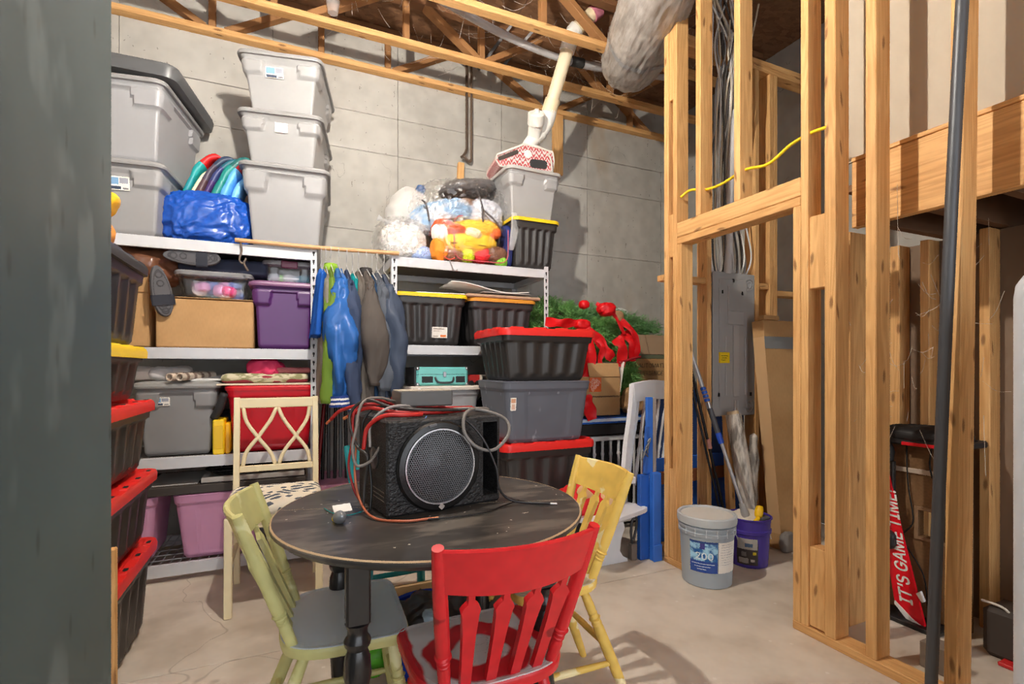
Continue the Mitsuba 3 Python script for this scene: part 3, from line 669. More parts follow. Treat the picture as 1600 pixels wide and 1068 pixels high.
# ---- second shelf, left
cb = thing('cardboard_box', 'wide plain cardboard box on the second shelf under a clear bin', 'cardboard box', 'cardboard boxes on the left rack')
put('carton', box(-.665, -.202, 3.205, 3.60, 1.264, 1.53, .006), 'cardboard', cb)
put('flap', tf(box(-.665, -.202, 3.20, 3.40, 1.531, 1.535, .001), rot(-1.0, [1, 0, 0], [0, 3.4, 1.53])), 'cardboard', cb)
cb = thing('cardboard_box', 'tall cardboard box standing behind the black tote stack', 'cardboard box', 'cardboard boxes on the left rack')
put('carton', box(-1.04, -.705, 3.25, 3.62, 1.264, 1.62, .006), 'cardboard', cb)
put('flap', tf(box(-1.04, -.705, 3.232, 3.25, 1.56, 1.66, .002), rot(8, [1, 0, 0], [0, 3.25, 1.62])), 'cardboard', cb)
def clear_bin(x, y, z, w, d, h, label, latch=None):
    k = thing('clear_bin', label, 'plastic bin', 'clear plastic bins on the left rack')
    put('shell', tote_mesh(w, d, h, 'panel', .88, .03), FILM, k, to=at(x, y, z), smooth=40)
    put('lid', lid_mesh(w, d, 'flat'), HAZY, k, to=at(x, y, z + h + .01), smooth=30)
    if latch: 
        for q in (0,): put('latch', box(-.045, .045, -.012, .006, -.02, .022, .004), pr(latch, .35), k, to=at(x, y - d / 2 - .008, z + h))
    return k
k = clear_bin(-.40, 3.41, 1.535, .36, .34, .135, 'clear bin of colourful craft things on the wide cardboard box')
rr = np.random.default_rng(3)
cc = [(204, 150, 196), (120, 140, 200), (214, 70, 130), (230, 226, 236), (150, 200, 220), (180, 120, 170), (240, 236, 240), (90, 110, 170)]
for i in range(26):
    put('content', blob(rr.uniform(.022, .045), rr.uniform(.03, .05), rr.uniform(.015, .032), .7, .006, 30, i, 12), pr(cc[i % 8], .4), k, smooth=True,
        to=at(-.40 + rr.uniform(-.115, .115), 3.41 + rr.uniform(-.10, .06), 1.572 + rr.uniform(0, .06), rr.uniform(0, 90)))
k = clear_bin(-.012, 3.42, 1.664, .27, .28, .105, 'small clear bin with purple latch on the purple tote', (110, 24, 60))
for i, c in enumerate([(206, 210, 214), (150, 220, 110), (224, 226, 230), (190, 200, 206), (120, 170, 190)]):
    put('content', blob(.035, .05, .03, .6, .003, 30, i, 12), pr(c, .4), k, smooth=True, to=at(-.10 + .042 * i, 3.40 + .03 * (i % 2), 1.70))
tote(-.04, 3.43, 1.264, .345, .44, .365, 0, 'notch', pr((84, 44, 100), .36), 'purple tote on the second shelf at the rack post', 'coloured totes on the left rack', 'dome', pr((128, 88, 124), .4), 'faded lilac lid', taper=.90)
put('folded_jeans', cloth_box(.46, .40, .085, .012, 9, 8), pr((40, 46, 66), .85, sheen=.3), to=at(-.36, 3.50, 1.70), smooth=True, cat='clothing', label='folded navy clothes above the clear bin on the second shelf')
def sandal(x, y, z, ry, rz, label):
    k = thing('sandal', label, 'sandal', 'grey sandals on the second shelf')
    t = np.linspace(0, 2 * np.pi, 40, endpoint=False)
    prof = np.c_[.135 * np.cos(t), (.047 + .008 * np.cos(t - .3)) * np.sin(t)]
    R = [np.c_[prof * q, np.full(40, zz)] for q, zz in ((.96, 0), (1, .004), (1, .026), (.96, .03))]
    mat = at(x, y, z, rz).rotate([0, 1, 0], ry).rotate([1, 0, 0], 90)
    put('sole', loft(R), pr((84, 84, 88), .8), k, to=mat, smooth=40)
    for q in (-.085, -.04, .07, .105):
        put('tread', tf(lathe([(.012, 0), (.018, 0), (.018, .004), (.012, .004)], 20, False), trans(q, 0, .029)), pr((62, 62, 66), .8), k, to=mat)
    put('tread', loft([np.c_[prof * q, np.full(40, .0325)] for q in (.84, .78)], False), pr((60, 60, 64), .8), k, to=mat)
    put('strap', tf(loft([np.c_[np.full(12, xx), .056 * np.cos(np.linspace(0, np.pi, 12)), .026 + .012 * np.sin(np.linspace(0, np.pi, 12)) ** .6] for xx in (.02, .075)], False, False), np.eye(4)), pr((30, 34, 46), .7), k, to=mat, smooth=True)
sandal(-.50, 3.235, 1.762, 0, 0, 'grey sandal sole-out under the top shelf edge')
sandal(-.645, 3.19, 1.56, 80, 30, 'grey sandal hanging down between two cardboard boxes')
put('plastic_bag', blob(.14, .12, .09, .8, .04, 10, 21, 36), pr((104, 66, 46), .22, clear=.8), to=at(-.735, 3.38, 1.72), smooth=True, cat='plastic bag', label='glossy brown plastic bag of things above the tall cardboard box')

# ---- third shelf, left
kt, zt = tote(-.575, 3.47, .669, .385, .50, .375, 0, 'notch', pr((132, 132, 132), .34), 'grey tote with a printed label on the third shelf', 'coloured totes on the left rack', 'dome', pr((146, 146, 144), .36), sticker=(-.075, .30, .085, .045, ART), taper=.88)
tote(-.105, 3.45, .669, .455, .48, .355, 0, 'panel', pr((188, 22, 38), .3), 'red tote on the third shelf behind the cream chair', 'coloured totes on the left rack', 'flat', pr((200, 28, 40), .3), taper=.86)
for i, (x, y, c, lab) in enumerate(((-.60, 3.30, (206, 190, 172), 'rolled cream paper tube on the grey tote, left of two'), (-.553, 3.30, (196, 182, 166), 'rolled patterned paper tube on the grey tote, right of two'))):
    k = thing('paper_roll', lab, 'paper roll', 'paper rolls on the grey tote')
    put('tube', along(cat(lathe([(.021, 0), (.0215, .26)], 20, False), lathe([(.0165, .0), (.0165, .26)], 20, False), lathe([(.0165, 0), (.0215, 0)], 20, False)), (x, y - .12, 1.102), (x + .13, y + .11, 1.112)), pr(c, .6), k, smooth=30)
    for q in range(4): put('stripe', along(lathe([(.0222, .03 + .055 * q), (.0222, .05 + .055 * q)], 20, False), (x, y - .12, 1.102), (x + .13, y + .11, 1.112)), pr((126, 108, 96), .6), k, smooth=30)
put('cloth_pile', cloth_box(.32, .34, .07, .022, 11, 5, r=.03), pr((222, 212, 204), .9), to=at(-.70, 3.47, 1.086, 8), smooth=True, cat='cloth', label='crumpled white cloth pile on the grey tote')
put('cloth_roll', blob(.05, .10, .035, .9, .012, 16, 2, 24), pr((214, 210, 208), .85), to=at(-.645, 3.36, 1.12, -30), smooth=True, cat='cloth', label='small rolled white cloth beside the paper tubes')
put('envelope', tf(box(-.1, .1, -.09, .09, 0, .012, .002), rot(6, [1, 0, 0])), pr((214, 212, 208), .6), to=at(-.445, 3.36, 1.088, 18), cat='paper', label='white paper packet lying on the right of the grey tote')
put('folded_board', box(-.385, .125, 3.21, 3.60, 1.053, 1.063, .001), pr((214, 200, 176), .7), cat='board', label='thin cream board laid across the red tote')
put('folded_blanket', cloth_box(.46, .34, .055, .012, 12, 4, r=.025), 'knit_blanket', to=at(-.135, 3.40, 1.065), smooth=True, cat='blanket', label='folded green and pink knit blanket on the red tote')
put('folded_blanket', cloth_box(.30, .30, .035, .010, 12, 14, r=.018), pr((190, 110, 112), .9), to=at(-.04, 3.42, 1.12), smooth=True, cat='blanket', label='folded dusty pink blanket on top of the knit one')
put('pink_cloth', blob(.085, .07, .042, .8, .03, 15, 17, 30), pr((214, 52, 96), .7, sheen=.3), to=at(-.135, 3.33, 1.148), smooth=True, cat='cloth', label='crumpled bright pink cloth on the folded blankets')
yd = thing('yellow_toolbox', 'yellow plastic case between the grey and red totes', 'case')
put('case_body', box(-.402, -.345, 3.20, 3.40, .669, .862, .006), YEL, yd)
put('case_side', box(-.344, -.318, 3.215, 3.38, .669, .84, .006), pr((232, 176, 22), .4), yd)
put('case_rib', box(-.398, -.35, 3.196, 3.20, .70, .83, .002), pr((226, 184, 20), .4), yd)
put('tool_grip', tube([(-.40, 3.24, .868), (-.37, 3.22, .93), (-.345, 3.20, 1.01)], [.022, .024, .02], 10, 5), pr((40, 40, 42), .5), smooth=True, cat='tool', label='black tool grip leaning above the yellow case')
put('cloth_pile', blob(.19, .16, .09, .8, .05, 9, 31, 30, flat=-.085), pr((30, 34, 46), .8), to=at(-.33, 3.54, .76), smooth=True, cat='cloth', label='dark cloth stuffed behind the yellow case')

# ---- bottom shelf, left
tote(-.88, 3.45, .093, .42, .46, .355, 0, 'panel', pr((204, 150, 184), .34), 'mauve pink tote, left of two on the wire deck', 'mauve totes on the bottom deck', taper=.86)
tote(-.37, 3.44, .093, .43, .46, .355, 0, 'panel', pr((198, 142, 176), .34), 'mauve pink tote, right of two on the wire deck', 'mauve totes on the bottom deck', taper=.82)
fb = thing('window_frame', 'stack of old dark window frames lying on the mauve totes', 'window frame')
put('frame_slab', box(-1.06, .08, 3.20, 3.66, .462, .508, .003), pr((58, 52, 48), .6), fb)
for x0, x1 in ((-1.04, -.76), (-.72, -.48), (-.44, .04)):
    put('pane_panel', box(x0, x1, 3.24, 3.62, .5085, .512, 0), pr((176, 172, 168), .4), fb)
put('upper_frame', cat(box(-.46, .07, 3.22, 3.25, .513, .54, .002), box(-.46, .07, 3.60, 3.63, .513, .54, .002), box(-.46, -.43, 3.25, 3.60, .513, .54, .002), box(.04, .07, 3.25, 3.60, .513, .54, .002)), pr((166, 160, 154), .5), fb)
cp = []
for q in range(5):
    r0 = .13 + .012 * (q % 3); cp += [(-.22 + .05 * (q % 2) + 1.5 * r0 * math.cos(t), 3.36 + .75 * r0 * math.sin(t), .548 + .009 * q + .004 * math.sin(3 * t)) for t in np.linspace(0, 2 * np.pi, 9)[:-1]]
put('coiled_cable', tube(cp + [(-.02, 3.27, .60), (.03, 3.26, .58)], .006, 6, 5), pr((20, 20, 20), .4), smooth=True, cat='cable', label='coiled black cable on the old window frames')
# mauve tote right of the rack
tote(.34, 3.52, .0, .40, .44, .40, 0, 'panel', pr((172, 108, 142), .34), 'mauve pink tote on the floor between the racks', 'mauve totes on the bottom deck', 'flat', pr((188, 128, 158), .34))

# ---- stack of black totes with bright lids at the left
G3 = 'stack of black totes behind the steel door'
S = [(-.800, 2.365, .0, .375, 'red'), (-.800, 2.365, .392, .292, 'red2'), (-.808, 2.36, .706, .286, 'red3'), (-.835, 2.36, 1.015, .205, 'yellow'), (-.835, 2.37, 1.245, .34, 'black')]
lab = ['black tote with red lid, bottom of the tall stack', 'black tote with red lid, second from the floor in the tall stack', 'black tote with red lid, third from the floor in the tall stack', 'black tote with yellow lid in the tall stack', 'black tote with black lid topping the tall stack']
for (x, y, z, h, c), lb in zip(S, lab):
    mat = {'y': YEL, 'b': pr((46, 44, 43), .4)}.get(c[0], RED)
    tote(x, y, z + .002, .68, .47, h - .025, 90, 'rib', BLACKTOTE, lb, G3, 'chunky', mat, {'y': 'yellow lid', 'b': None}.get(c[0], 'red lid'), taper=.90, holes=(c[0] == 'r'))
# chips bag and things on top of the stack
ob = put('snack_bag', blob(.16, .15, .055, .8, .02, 12, 7, 30), pr((226, 150, 60), .25, clear=.6), to=at(-.80, 2.36, 1.672), smooth=True, cat='bag', label='crinkled orange bag lying on the black stack')
put('yellow_pouch', tf(blob(.035, .05, .045, .7, .006, 20, 4, 18), rot(25, [0, 1, 0])), pr((236, 178, 40), .4), to=at(-.66, 2.40, 1.79), smooth=True, cat='bag', label='small yellow pouch poking past the door edge') 

# ================================================================== CLOTHES ON THE ROD
put('clothes_rod', tube([(-.29, 3.172, 1.868), (.16, 3.168, 1.866), (.62, 3.165, 1.876)], .0125, 12, 3), pr((206, 158, 110), .5), smooth=True, cat='rod', label='wooden rod bridging the two racks, hung with jackets')
def hanger(k, x, y, z, mat):
    put('hanger', cat(tube([(x, y + .005, z + .118), (x, y - .015, z + .135), (x, y - .03, z + .118), (x, y - .02, z + .09), (x, y - .005, z + .06), (x, y, z + .03)], .0022, 5, 4),
        tube([(x, y - .2, z - .045), (x, y - .02, z + .03), (x, y + .02, z + .03), (x, y + .2, z - .045)], .0025, 5, 1)), mat, k, smooth=True)
def garment(x, ztop, zbot, c, label, tx=.03, wy=.20, seed=0, sleeve=None, lean=0.0, y=3.165, rough=.7, sheen=0., cuff=None, flare=1.1, clear=0., collar=None, wiremat=None):
    k = thing('hanging_garment', label, 'jacket' if 'jacket' in label else 'clothing', 'clothes hanging between the racks')
    mat = pr(c, rough, spec=.2, clear=clear)
    n = 56; a = np.linspace(0, 2 * np.pi, n, endpoint=False); R = []
    zs_ = np.linspace(ztop, zbot, 30)
    for z in zs_:
        q = (ztop - z) / (ztop - zbot); sh = sstep(0, .14, q)
        hy = .045 + (wy - .045) * sh ** .75; hx = tx * (.55 + .45 * sh) * (1 + (flare - 1) * q)
        px_, py_ = np.cos(a), np.sin(a)
        f = meshkit.fbm(np.c_[py_ * 4.5 + .6 * z, px_ * 1.5, np.full(n, z * .9)] + seed * 3.1, 3, seed) - .5
        g = meshkit.fbm(np.c_[py_ * 11 + 1.2 * z, px_ * 3, np.full(n, z * 1.7)] + seed, 3, seed + 40) - .5
        R.append(np.c_[x + lean * q + np.sign(px_) * np.abs(px_) ** .7 * hx + tx * (1.8 * f + 1.1 * g) * sh, y + np.sign(py_) * np.abs(py_) ** .8 * hy * (1 + .10 * f) + .02 * g, np.full(n, z + .012 * g * q)])
    put('body', loft(R), mat, k, smooth=True)
    if sleeve:
        sx, sz, r0, r1, lx = sleeve
        P = spline([(x + .0, y - wy * .80, ztop - .09), (x + lx * .4, y - wy * 1.02, ztop - .26), (x + lx * .8, y - wy * 1.10, (ztop + sz) / 2 - .1), (x + lx, y - wy * 1.06, sz)], 10)
        m = tube(P, np.interp(np.linspace(0, 1, 31), [0, .2, .55, .9, 1], [r0 * .6, r0, r1 * 1.08, r1, r1 * .72]), 22, 0)
        v = m.vertices; f = meshkit.fbm(v * A(22, 22, 4.5) + A(seed, 0, 0) + (v[:, 2] * 2.5)[:, None] * A(1, 0, 0), 3, seed + 3) - .5; c0 = np.array([x + lx * .5, y - wy, 0])
        dirn = np.c_[v[:, 0] - c0[0], v[:, 1] - c0[1]]; dirn /= np.maximum(np.linalg.norm(dirn, axis=1, keepdims=True), 1e-6)
        v[:, :2] += dirn * (f * r1 * 1.9)[:, None]; m.vertices = v
        put('sleeve', m, mat, k, smooth=True)
        if cuff:
            e = P[-1]
            for j, cc_ in enumerate(cuff):
                put('cuff_stripe', tube([(e[0], e[1], e[2] + .012 - .012 * j), (e[0] + .001, e[1], e[2] - .002 - .012 * j)], r1 * .74, 20, 0), pr(cc_, .8), k, smooth=40)
    if collar: put('collar', tf(lathe([(.035, 0), (.042, .02), (.036, .045), (.03, .02)], 20, False), trans(x, y, ztop - .02)), pr(collar, .7), k, smooth=True)
    hanger(k, x, y, ztop - .01, wiremat or pr((206, 206, 206), .35, .3))
    return k
garment(.160, 1.735, 1.33, (28, 84, 170), 'short royal blue polo shirt, leftmost on the rod', .026, .20, 1, lean=-.03)
garment(.185, 1.735, .95, (128, 122, 112), 'grey beige jacket behind the royal blue polo shirt', .024, .20, 2, lean=-.01)
garment(.214, 1.75, .95, (104, 132, 50), 'lime green jacket between the grey beige and satin blue jackets', .018, .19, 3, sleeve=(0, .955, .036, .040, -.02),  collar=(130, 170, 50))
garment(.258, 1.745, 1.00, (44, 96, 166), 'satin blue varsity jacket with white striped cuff', .036, .205, 4, sleeve=(0, .985, .062, .076, -.012), rough=.3, clear=.4,
        cuff=[(30, 60, 130), (226, 226, 230), (30, 60, 130), (226, 226, 230), (30, 60, 130)])
garment(.305, 1.74, 1.00, (58, 70, 96), 'slate blue jacket just right of the satin varsity jacket', .022, .20, 5, sleeve=(0, .93, .045, .048, .02), cuff=[(40, 50, 90), (210, 210, 214), (40, 50, 90)])
garment(.338, 1.72, 1.30, (20, 136, 140), 'short teal top showing between blue jackets', .016, .19, 6)
garment(.372, 1.735, .92, (98, 92, 86), 'taupe grey long coat in the middle of the rod', .030, .20, 7, lean=.01)
garment(.418, 1.74, .94, (84, 78, 74), 'dark brown grey jacket, widest of the right half', .034, .21, 8, sleeve=(0, 1.05, .05, .055, .03), collar=(50, 48, 48))
garment(.452, 1.72, .93, (40, 66, 96), 'patterned blue shirt peeking out under the brown jacket', .016, .19, 9)
garment(.482, 1.735, .95, (86, 92, 102), 'slate grey jacket right of the brown jacket', .026, .20, 10, sleeve=(0, 1.02, .048, .05, .03))
garment(.525, 1.73, .96, (62, 72, 90), 'blue grey jacket with red ribbed cuff, rightmost on the rod', .026, .20, 11, sleeve=(0, .985, .05, .052, .045), rough=.45, cuff=[(60, 66, 84), (176, 60, 50), (60, 40, 44), (176, 60, 50)])
put('cord_loop', tube([(-.255, 3.19, 1.875), (-.262, 3.178, 1.86), (-.258, 3.175, 1.81), (-.268, 3.176, 1.76), (-.252, 3.176, 1.74), (-.235, 3.178, 1.77), (-.245, 3.178, 1.74), (-.225, 3.178, 1.70)], .006, 6, 6), pr((92, 80, 70), .6), smooth=True, cat='cord', label='short dark cord looped over the end of the wooden rod')
# poles standing behind the clothes
for i, (x, y, t, c, h) in enumerate([(.185, 3.50, .02, (20, 20, 20), 1.12), (.225, 3.52, .0, (64, 64, 66), 1.2), (.262, 3.50, .01, (28, 28, 28), 1.2), (.300, 3.52, .0, (96, 98, 100), 1.15), (.335, 3.48, -.01, (30, 30, 32), 1.2), (.372, 3.52, .02, (76, 76, 78), 1.18), (.15, 3.44, .05, (120, 22, 26), 1.0)]):
    lb = ['thin black rod behind the hanging coats, leftmost black one', 'grey metal pole behind the hanging jackets, second from left', 'black pole behind the hanging jackets, in the middle', 'pale grey metal pole behind the hanging jackets', 'black pole behind the jackets near the speaker cables', 'dark grey metal pole, rightmost behind the jackets', 'dark red stick leaning behind the cream chair'][i]
    k = thing('pole', lb, 'pole', 'poles standing behind the clothes')
    put('shaft', tube([(x, y, .41), (x + t, y + .02, h)], .011, 10, 0), pr(c, .35, .2), k, smooth=40)
    put('end_cap', tube([(x + t, y + .02, h - .005), (x + t, y + .0205, h + .02)], .013, 10, 0), BLACK, k, smooth=40)

# ================================================================== MIDDLE RACK
def bag_film(w, d, h, x, y, z, parent, seed, e=.7, amp=.03, rz=0):
    put('plastic_film', blob(w, d, h, e, amp, 16, seed, 72, flat=-h * .97), FILM, parent, to=at(x, y, z, rz), smooth=True)
b = thing('pillow_bag', 'white pillow in a clear bag, nearest the hanging rod', 'bag', 'clear bags on the middle rack')
put('pillow', blob(.150, .15, .125, .72, .012, 9, 51, 64, flat=-.12), pr((206, 204, 200), .8), b, to=at(.690, 3.42, 1.99, 0), smooth=True)
bag_film(.172, .17, .14, .695, 3.42, 2.003, b, 52)
put('bag_lining', blob(.08, .05, .05, .8, .01, 12, 5, 20), pr((150, 172, 216), .5), b, to=at(.80, 3.33, 1.92), smooth=True)
b = thing('pillow_bag', 'white pillow bag leaning upright at the back of the middle rack', 'bag', 'clear bags on the middle rack')
put('pillow', tf(blob(.135, .12, .165, .8, .016, 8, 61, 40), rot(24, [0, 1, 0])), pr((200, 198, 194), .8), b, to=at(.77, 3.63, 2.285), smooth=True)
put('knot', blob(.03, .03, .03, 1, .01, 30, 3, 14), pr((70, 96, 140), .5), b, to=at(.865, 3.60, 2.455), smooth=True)
put('bag_corner', tf(lathe([(.055, 0), (.035, .06), (.012, .12), (.022, .15)], 14), rot(-68, [0, 1, 0])), HAZY, b, to=at(.68, 3.50, 2.13), smooth=True)
b = thing('quilt_bag', 'clear bag with a blue and white quilt lying on the stuffed toys', 'bag', 'clear bags on the middle rack')
put('quilt', tf(blob(.225, .17, .095, .8, .022, 13, 71, 64), rot(-20, [0, 1, 0])), 'blue_white_quilt', b, to=at(.955, 3.42, 2.205), smooth=True)
put('brown_blanket', tf(blob(.20, .16, .065, .85, .02, 14, 75, 60), rot(-12, [0, 1, 0])), pr((136, 108, 92), .6), b, to=at(1.07, 3.47, 2.275), smooth=True)
put('white_sheet', blob(.135, .15, .12, .8, .02, 14, 77, 60), pr((190, 194, 204), .7), b, to=at(1.265, 3.42, 2.235), smooth=True)
put('grey_top', tf(blob(.20, .16, .045, .8, .012, 12, 78, 36), rot(-10, [0, 1, 0])), pr((96, 94, 94), .25, clear=.6), b, to=at(1.185, 3.50, 2.47), smooth=True)
put('plastic_film', tf(blob(.335, .20, .205, .8, .030, 15, 79, 90), rot(-6, [0, 1, 0])), FILM, b, to=at(1.10, 3.42, 2.26), smooth=True)
for P in ([(.79, 3.25, 2.26), (.80, 3.22, 2.24), (.815, 3.215, 2.20), (.83, 3.22, 2.12)], [(1.16, 3.24, 2.40), (1.19, 3.20, 2.28), (1.20, 3.20, 2.15)], [(1.20, 3.22, 2.25), (1.28, 3.20, 2.18), (1.35, 3.20, 2.10)]):
    put('zipper', tube(P, .006, 6, 5), pr((70, 66, 66), .5), b, smooth=True)
b = thing('toy_bag', 'clear zip bag of yellow and orange stuffed toys on the rack edge', 'bag', 'clear bags on the middle rack')
rt = np.random.default_rng(12)
toys = [((.215, .12, .074), (1.105, 3.30, 2.005), (238, 192, 46), -3, 'yellow plush'), ((.19, .12, .058), (1.17, 3.31, 2.115), (244, 186, 60), -5, 'yellow plush'), ((.10, .10, .06), (.96, 3.31, 2.09), (196, 82, 42), 20, 'rust orange plush'),
        ((.05, .07, .075), (.905, 3.25, 1.945), (236, 140, 40), 0, 'orange plush'), ((.048, .05, .05), (.905, 3.24, 2.055), (238, 232, 222), 0, 'white plush'), ((.12, .10, .045), (1.03, 3.30, 1.91), (130, 84, 62), 4, 'brown plush'),
        ((.043, .06, .043), (1.095, 3.225, 1.912), (200, 214, 40), 0, 'lime green plush'), ((.07, .06, .045), (1.205, 3.25, 1.93), (214, 28, 38), -20, 'red plush'), ((.10, .09, .055), (1.30, 3.28, 1.945), (120, 82, 64), 0, 'brown plush'),
        ((.038, .05, .034), (1.345, 3.235, 1.892), (130, 200, 60), 0, 'green plush'), ((.07, .08, .03), (1.01, 3.24, 2.085), (206, 90, 46), 0, 'rust plush'), ((.06, .08, .035), (1.13, 3.235, 2.065), (240, 226, 190), 12, 'cream plush'), ((.03, .05, .03), (1.30, 3.22, 2.085), (214, 96, 40), 0, 'orange patch')]
for i, (rad, c, col, ry, lb) in enumerate(toys):
    put('stuffed_toy', tf(blob(*rad, .85, min(rad) * .22, 16, 80 + i, 26), rot(ry, [0, 1, 0])), pr(col, .75), b, to=at(*c), smooth=True, label=lb)
for q in (.98, 1.08, 1.18, 1.28): put('stitch', tube([(q - .03, 3.178, 1.985), (q + .03, 3.176, 1.985)], .003, 5, 0), pr((96, 66, 30), .7), b)
put('plastic_film', blob(.255, .165, .165, .42, .014, 14, 91, 80), FILM, b, to=at(1.13, 3.33, 2.02), smooth=True)
def rr_path(x0, x1, z0, z1, r, y):
    o = []
    for cx, cz, a0 in ((x1 - r, z1 - r, 0), (x0 + r, z1 - r, 90), (x0 + r, z0 + r, 180), (x1 - r, z0 + r, 270)):
        o += [(cx + r * math.cos(math.radians(a0 + t)), y, cz + r * math.sin(math.radians(a0 + t))) for t in (0, 30, 60, 90)]
    return o + [o[0]]
put('red_piping', tube(rr_path(.985, 1.375, 1.875, 2.17, .06, 3.17)[4:], .0035, 6, 0), pr((186, 84, 100), .5), b, smooth=True)
put('red_piping', tube([(.99, 3.168, 2.10), (.93, 3.20, 2.12), (.89, 3.22, 2.02), (.90, 3.21, 1.93), (.945, 3.18, 1.872), (.99, 3.168, 1.88)], .0042, 6, 5), pr((206, 66, 48), .5), b, smooth=True)
put('cord', tube([(.955, 3.18, 1.872), (.97, 3.172, 1.83), (.985, 3.175, 1.80), (1.005, 3.178, 1.80), (1.01, 3.18, 1.81)], .004, 6, 5), pr((150, 146, 146), .5), b, smooth=True)
put('film_tail', tf(loft([np.c_[.02 * np.cos(np.linspace(0, 6.28, 10, endpoint=False)) * (1 + .5 * math.sin(3 * q)) + .03 * math.sin(2.2 * q), .012 * np.sin(np.linspace(0, 6.28, 10, endpoint=False)), np.full(10, .26 * q)] for q in np.linspace(0, 1, 10)]), np.eye(4)), HAZY, b, to=at(1.405, 3.19, 1.98), smooth=True)
put('blue_bag', blob(.03, .12, .16, .6, .006, 12, 33, 24), pr((34, 48, 110), .5), to=at(1.412, 3.34, 2.015), smooth=True, cat='bag', label='dark blue folded bag wedged beside the black tote on the shelf')
kb, zb = tote(1.60, 3.455, 1.866, .36, .56, .325, 0, 'rib', pr((52, 50, 49), .38), 'black tote with yellow lid on the top shelf under the grey tote', 'black totes on the middle rack', 'flat', YEL, 'yellow lid', taper=.88)
kg, zg = tote(1.585, 3.46, zb, .42, .56, .33, 2, 'notch', pr((160, 160, 160), .36), 'grey tote under the patterned pet carrier', None, 'dome', pr((176, 174, 170), .38), taper=.84)
# patterned pet carrier
pc = thing('pet_carrier', 'red and white zigzag patterned soft carrier on the grey tote', 'pet carrier')
c0 = [(-.27, -.19), (.27, -.19), (.27, .19), (-.27, .19)]
PCA = at(1.575, 3.40, zg + .004, -8, .82)
prof = [(-.24, .0), (.25, .0), (.262, .10), (.25, .175), (.10, .215), (-.02, .215), (-.27, .09), (-.275, .05)]
put('fabric_body', tf(extrude(prof, .36), np.array([[1, 0, 0, 0], [0, 0, 1, -.18], [0, 1, 0, 0], [0, 0, 0, 1.]])), 'zigzag_fabric', pc, to=PCA)
for y in (-.183, .183):
    put('piping', tube([(p[0], y, p[1]) for p in prof] + [(prof[0][0], y, prof[0][1])], .007, 6, 0), pr((206, 198, 190), .6), pc, smooth=True, to=PCA)
put('mesh_window', tf(slab(.16, .075, .03, [(0, 0), (0, .004)], 4, 6), rot(90, [1, 0, 0])), pr((40, 40, 42), .7), pc, to=PCA.translate([.115, -.180, .058]))
put('mesh_window', tf(slab(.20, .035, .012, [(0, 0), (0, .004)], 4, 6), rot(90, [1, 0, 0]) @ np.eye(4)), pr((60, 52, 48), .7), pc, to=PCA.translate([-.165, -.180, .105]).rotate([0, 1, 0], -26))
put('top_trim', beam((-.27, 0, .098), (-.02, 0, .222), .38, .012, (0, 0, 1)), pr((214, 206, 196), .6), pc, to=PCA)
put('top_trim', beam((-.02, 0, .222), (.25, 0, .182), .38, .012, (0, 0, 1)), pr((214, 206, 196), .6), pc, to=PCA)
put('strap', tube([(.20, -.19, .16), (.225, -.20, .10), (.23, -.215, .0), (.235, -.21, -.10)], [.007, .009, .009, .005], 6, 5), pr((196, 190, 182), .6), pc, smooth=True, to=PCA)
put('skull_patch', tf(blob(.034, .006, .034, .9, .003, 40, 5, 16), np.eye(4)), pr((220, 216, 206), .7), pc, to=PCA.translate([.015, -.182, .135]), smooth=True)
# totes on the second shelf
tote(.848, 3.47, 1.304, .475, .52, .315, 0, 'rib', pr((46, 44, 44), .38), 'black tote with yellow lid and white sticker on the second shelf', 'black totes on the middle rack', 'flat', YEL, 'yellow lid', taper=.88, sticker=(.055, .085, .105, .072, ARTB))
tote(1.36, 3.47, 1.304, .49, .52, .305, 0, 'rib', pr((48, 46, 46), .38), 'black tote with orange lid under loose papers on the second shelf', 'black totes on the middle rack', 'flat', pr((206, 142, 50), .4), 'orange lid', taper=.88)
put('folded_mat', tf(box(1.08, 1.64, 3.19, 3.56, 1.637, 1.658, .006), rot(-.0, [0, 1, 0])), pr((176, 146, 120), .7), cat='board', label='tan folded board lying on the orange lid')
for i, (x0, x1, z, ry, c, lb) in enumerate(((.74, 1.07, 1.645, -1, (232, 230, 224), 'thin white papers lying on the yellow lid'), (.98, 1.55, 1.70, 3, (226, 224, 220), 'large white paper sheets bowed over the tan board'), (1.2, 1.56, 1.672, 0, (150, 146, 142), 'grey magazine lying on the tan board'))):
    n = 14; S_ = np.linspace(0, 1, n); f = .018 * np.sin(S_ * 5.5 + i) * (i == 1)
    put('paper_sheet', loft([[(x0 + (x1 - x0) * s_, 3.20, z + q + h), (x0 + (x1 - x0) * s_, 3.52, z + q + h), (x0 + (x1 - x0) * s_, 3.52, z + q + h + .006), (x0 + (x1 - x0) * s_, 3.20, z + q + h + .006)] for s_, q, h in zip(S_, f, -math.radians(ry) * (x1 - x0) * (S_ - .5))]), pr(c, .7), cat='paper', label=lb)
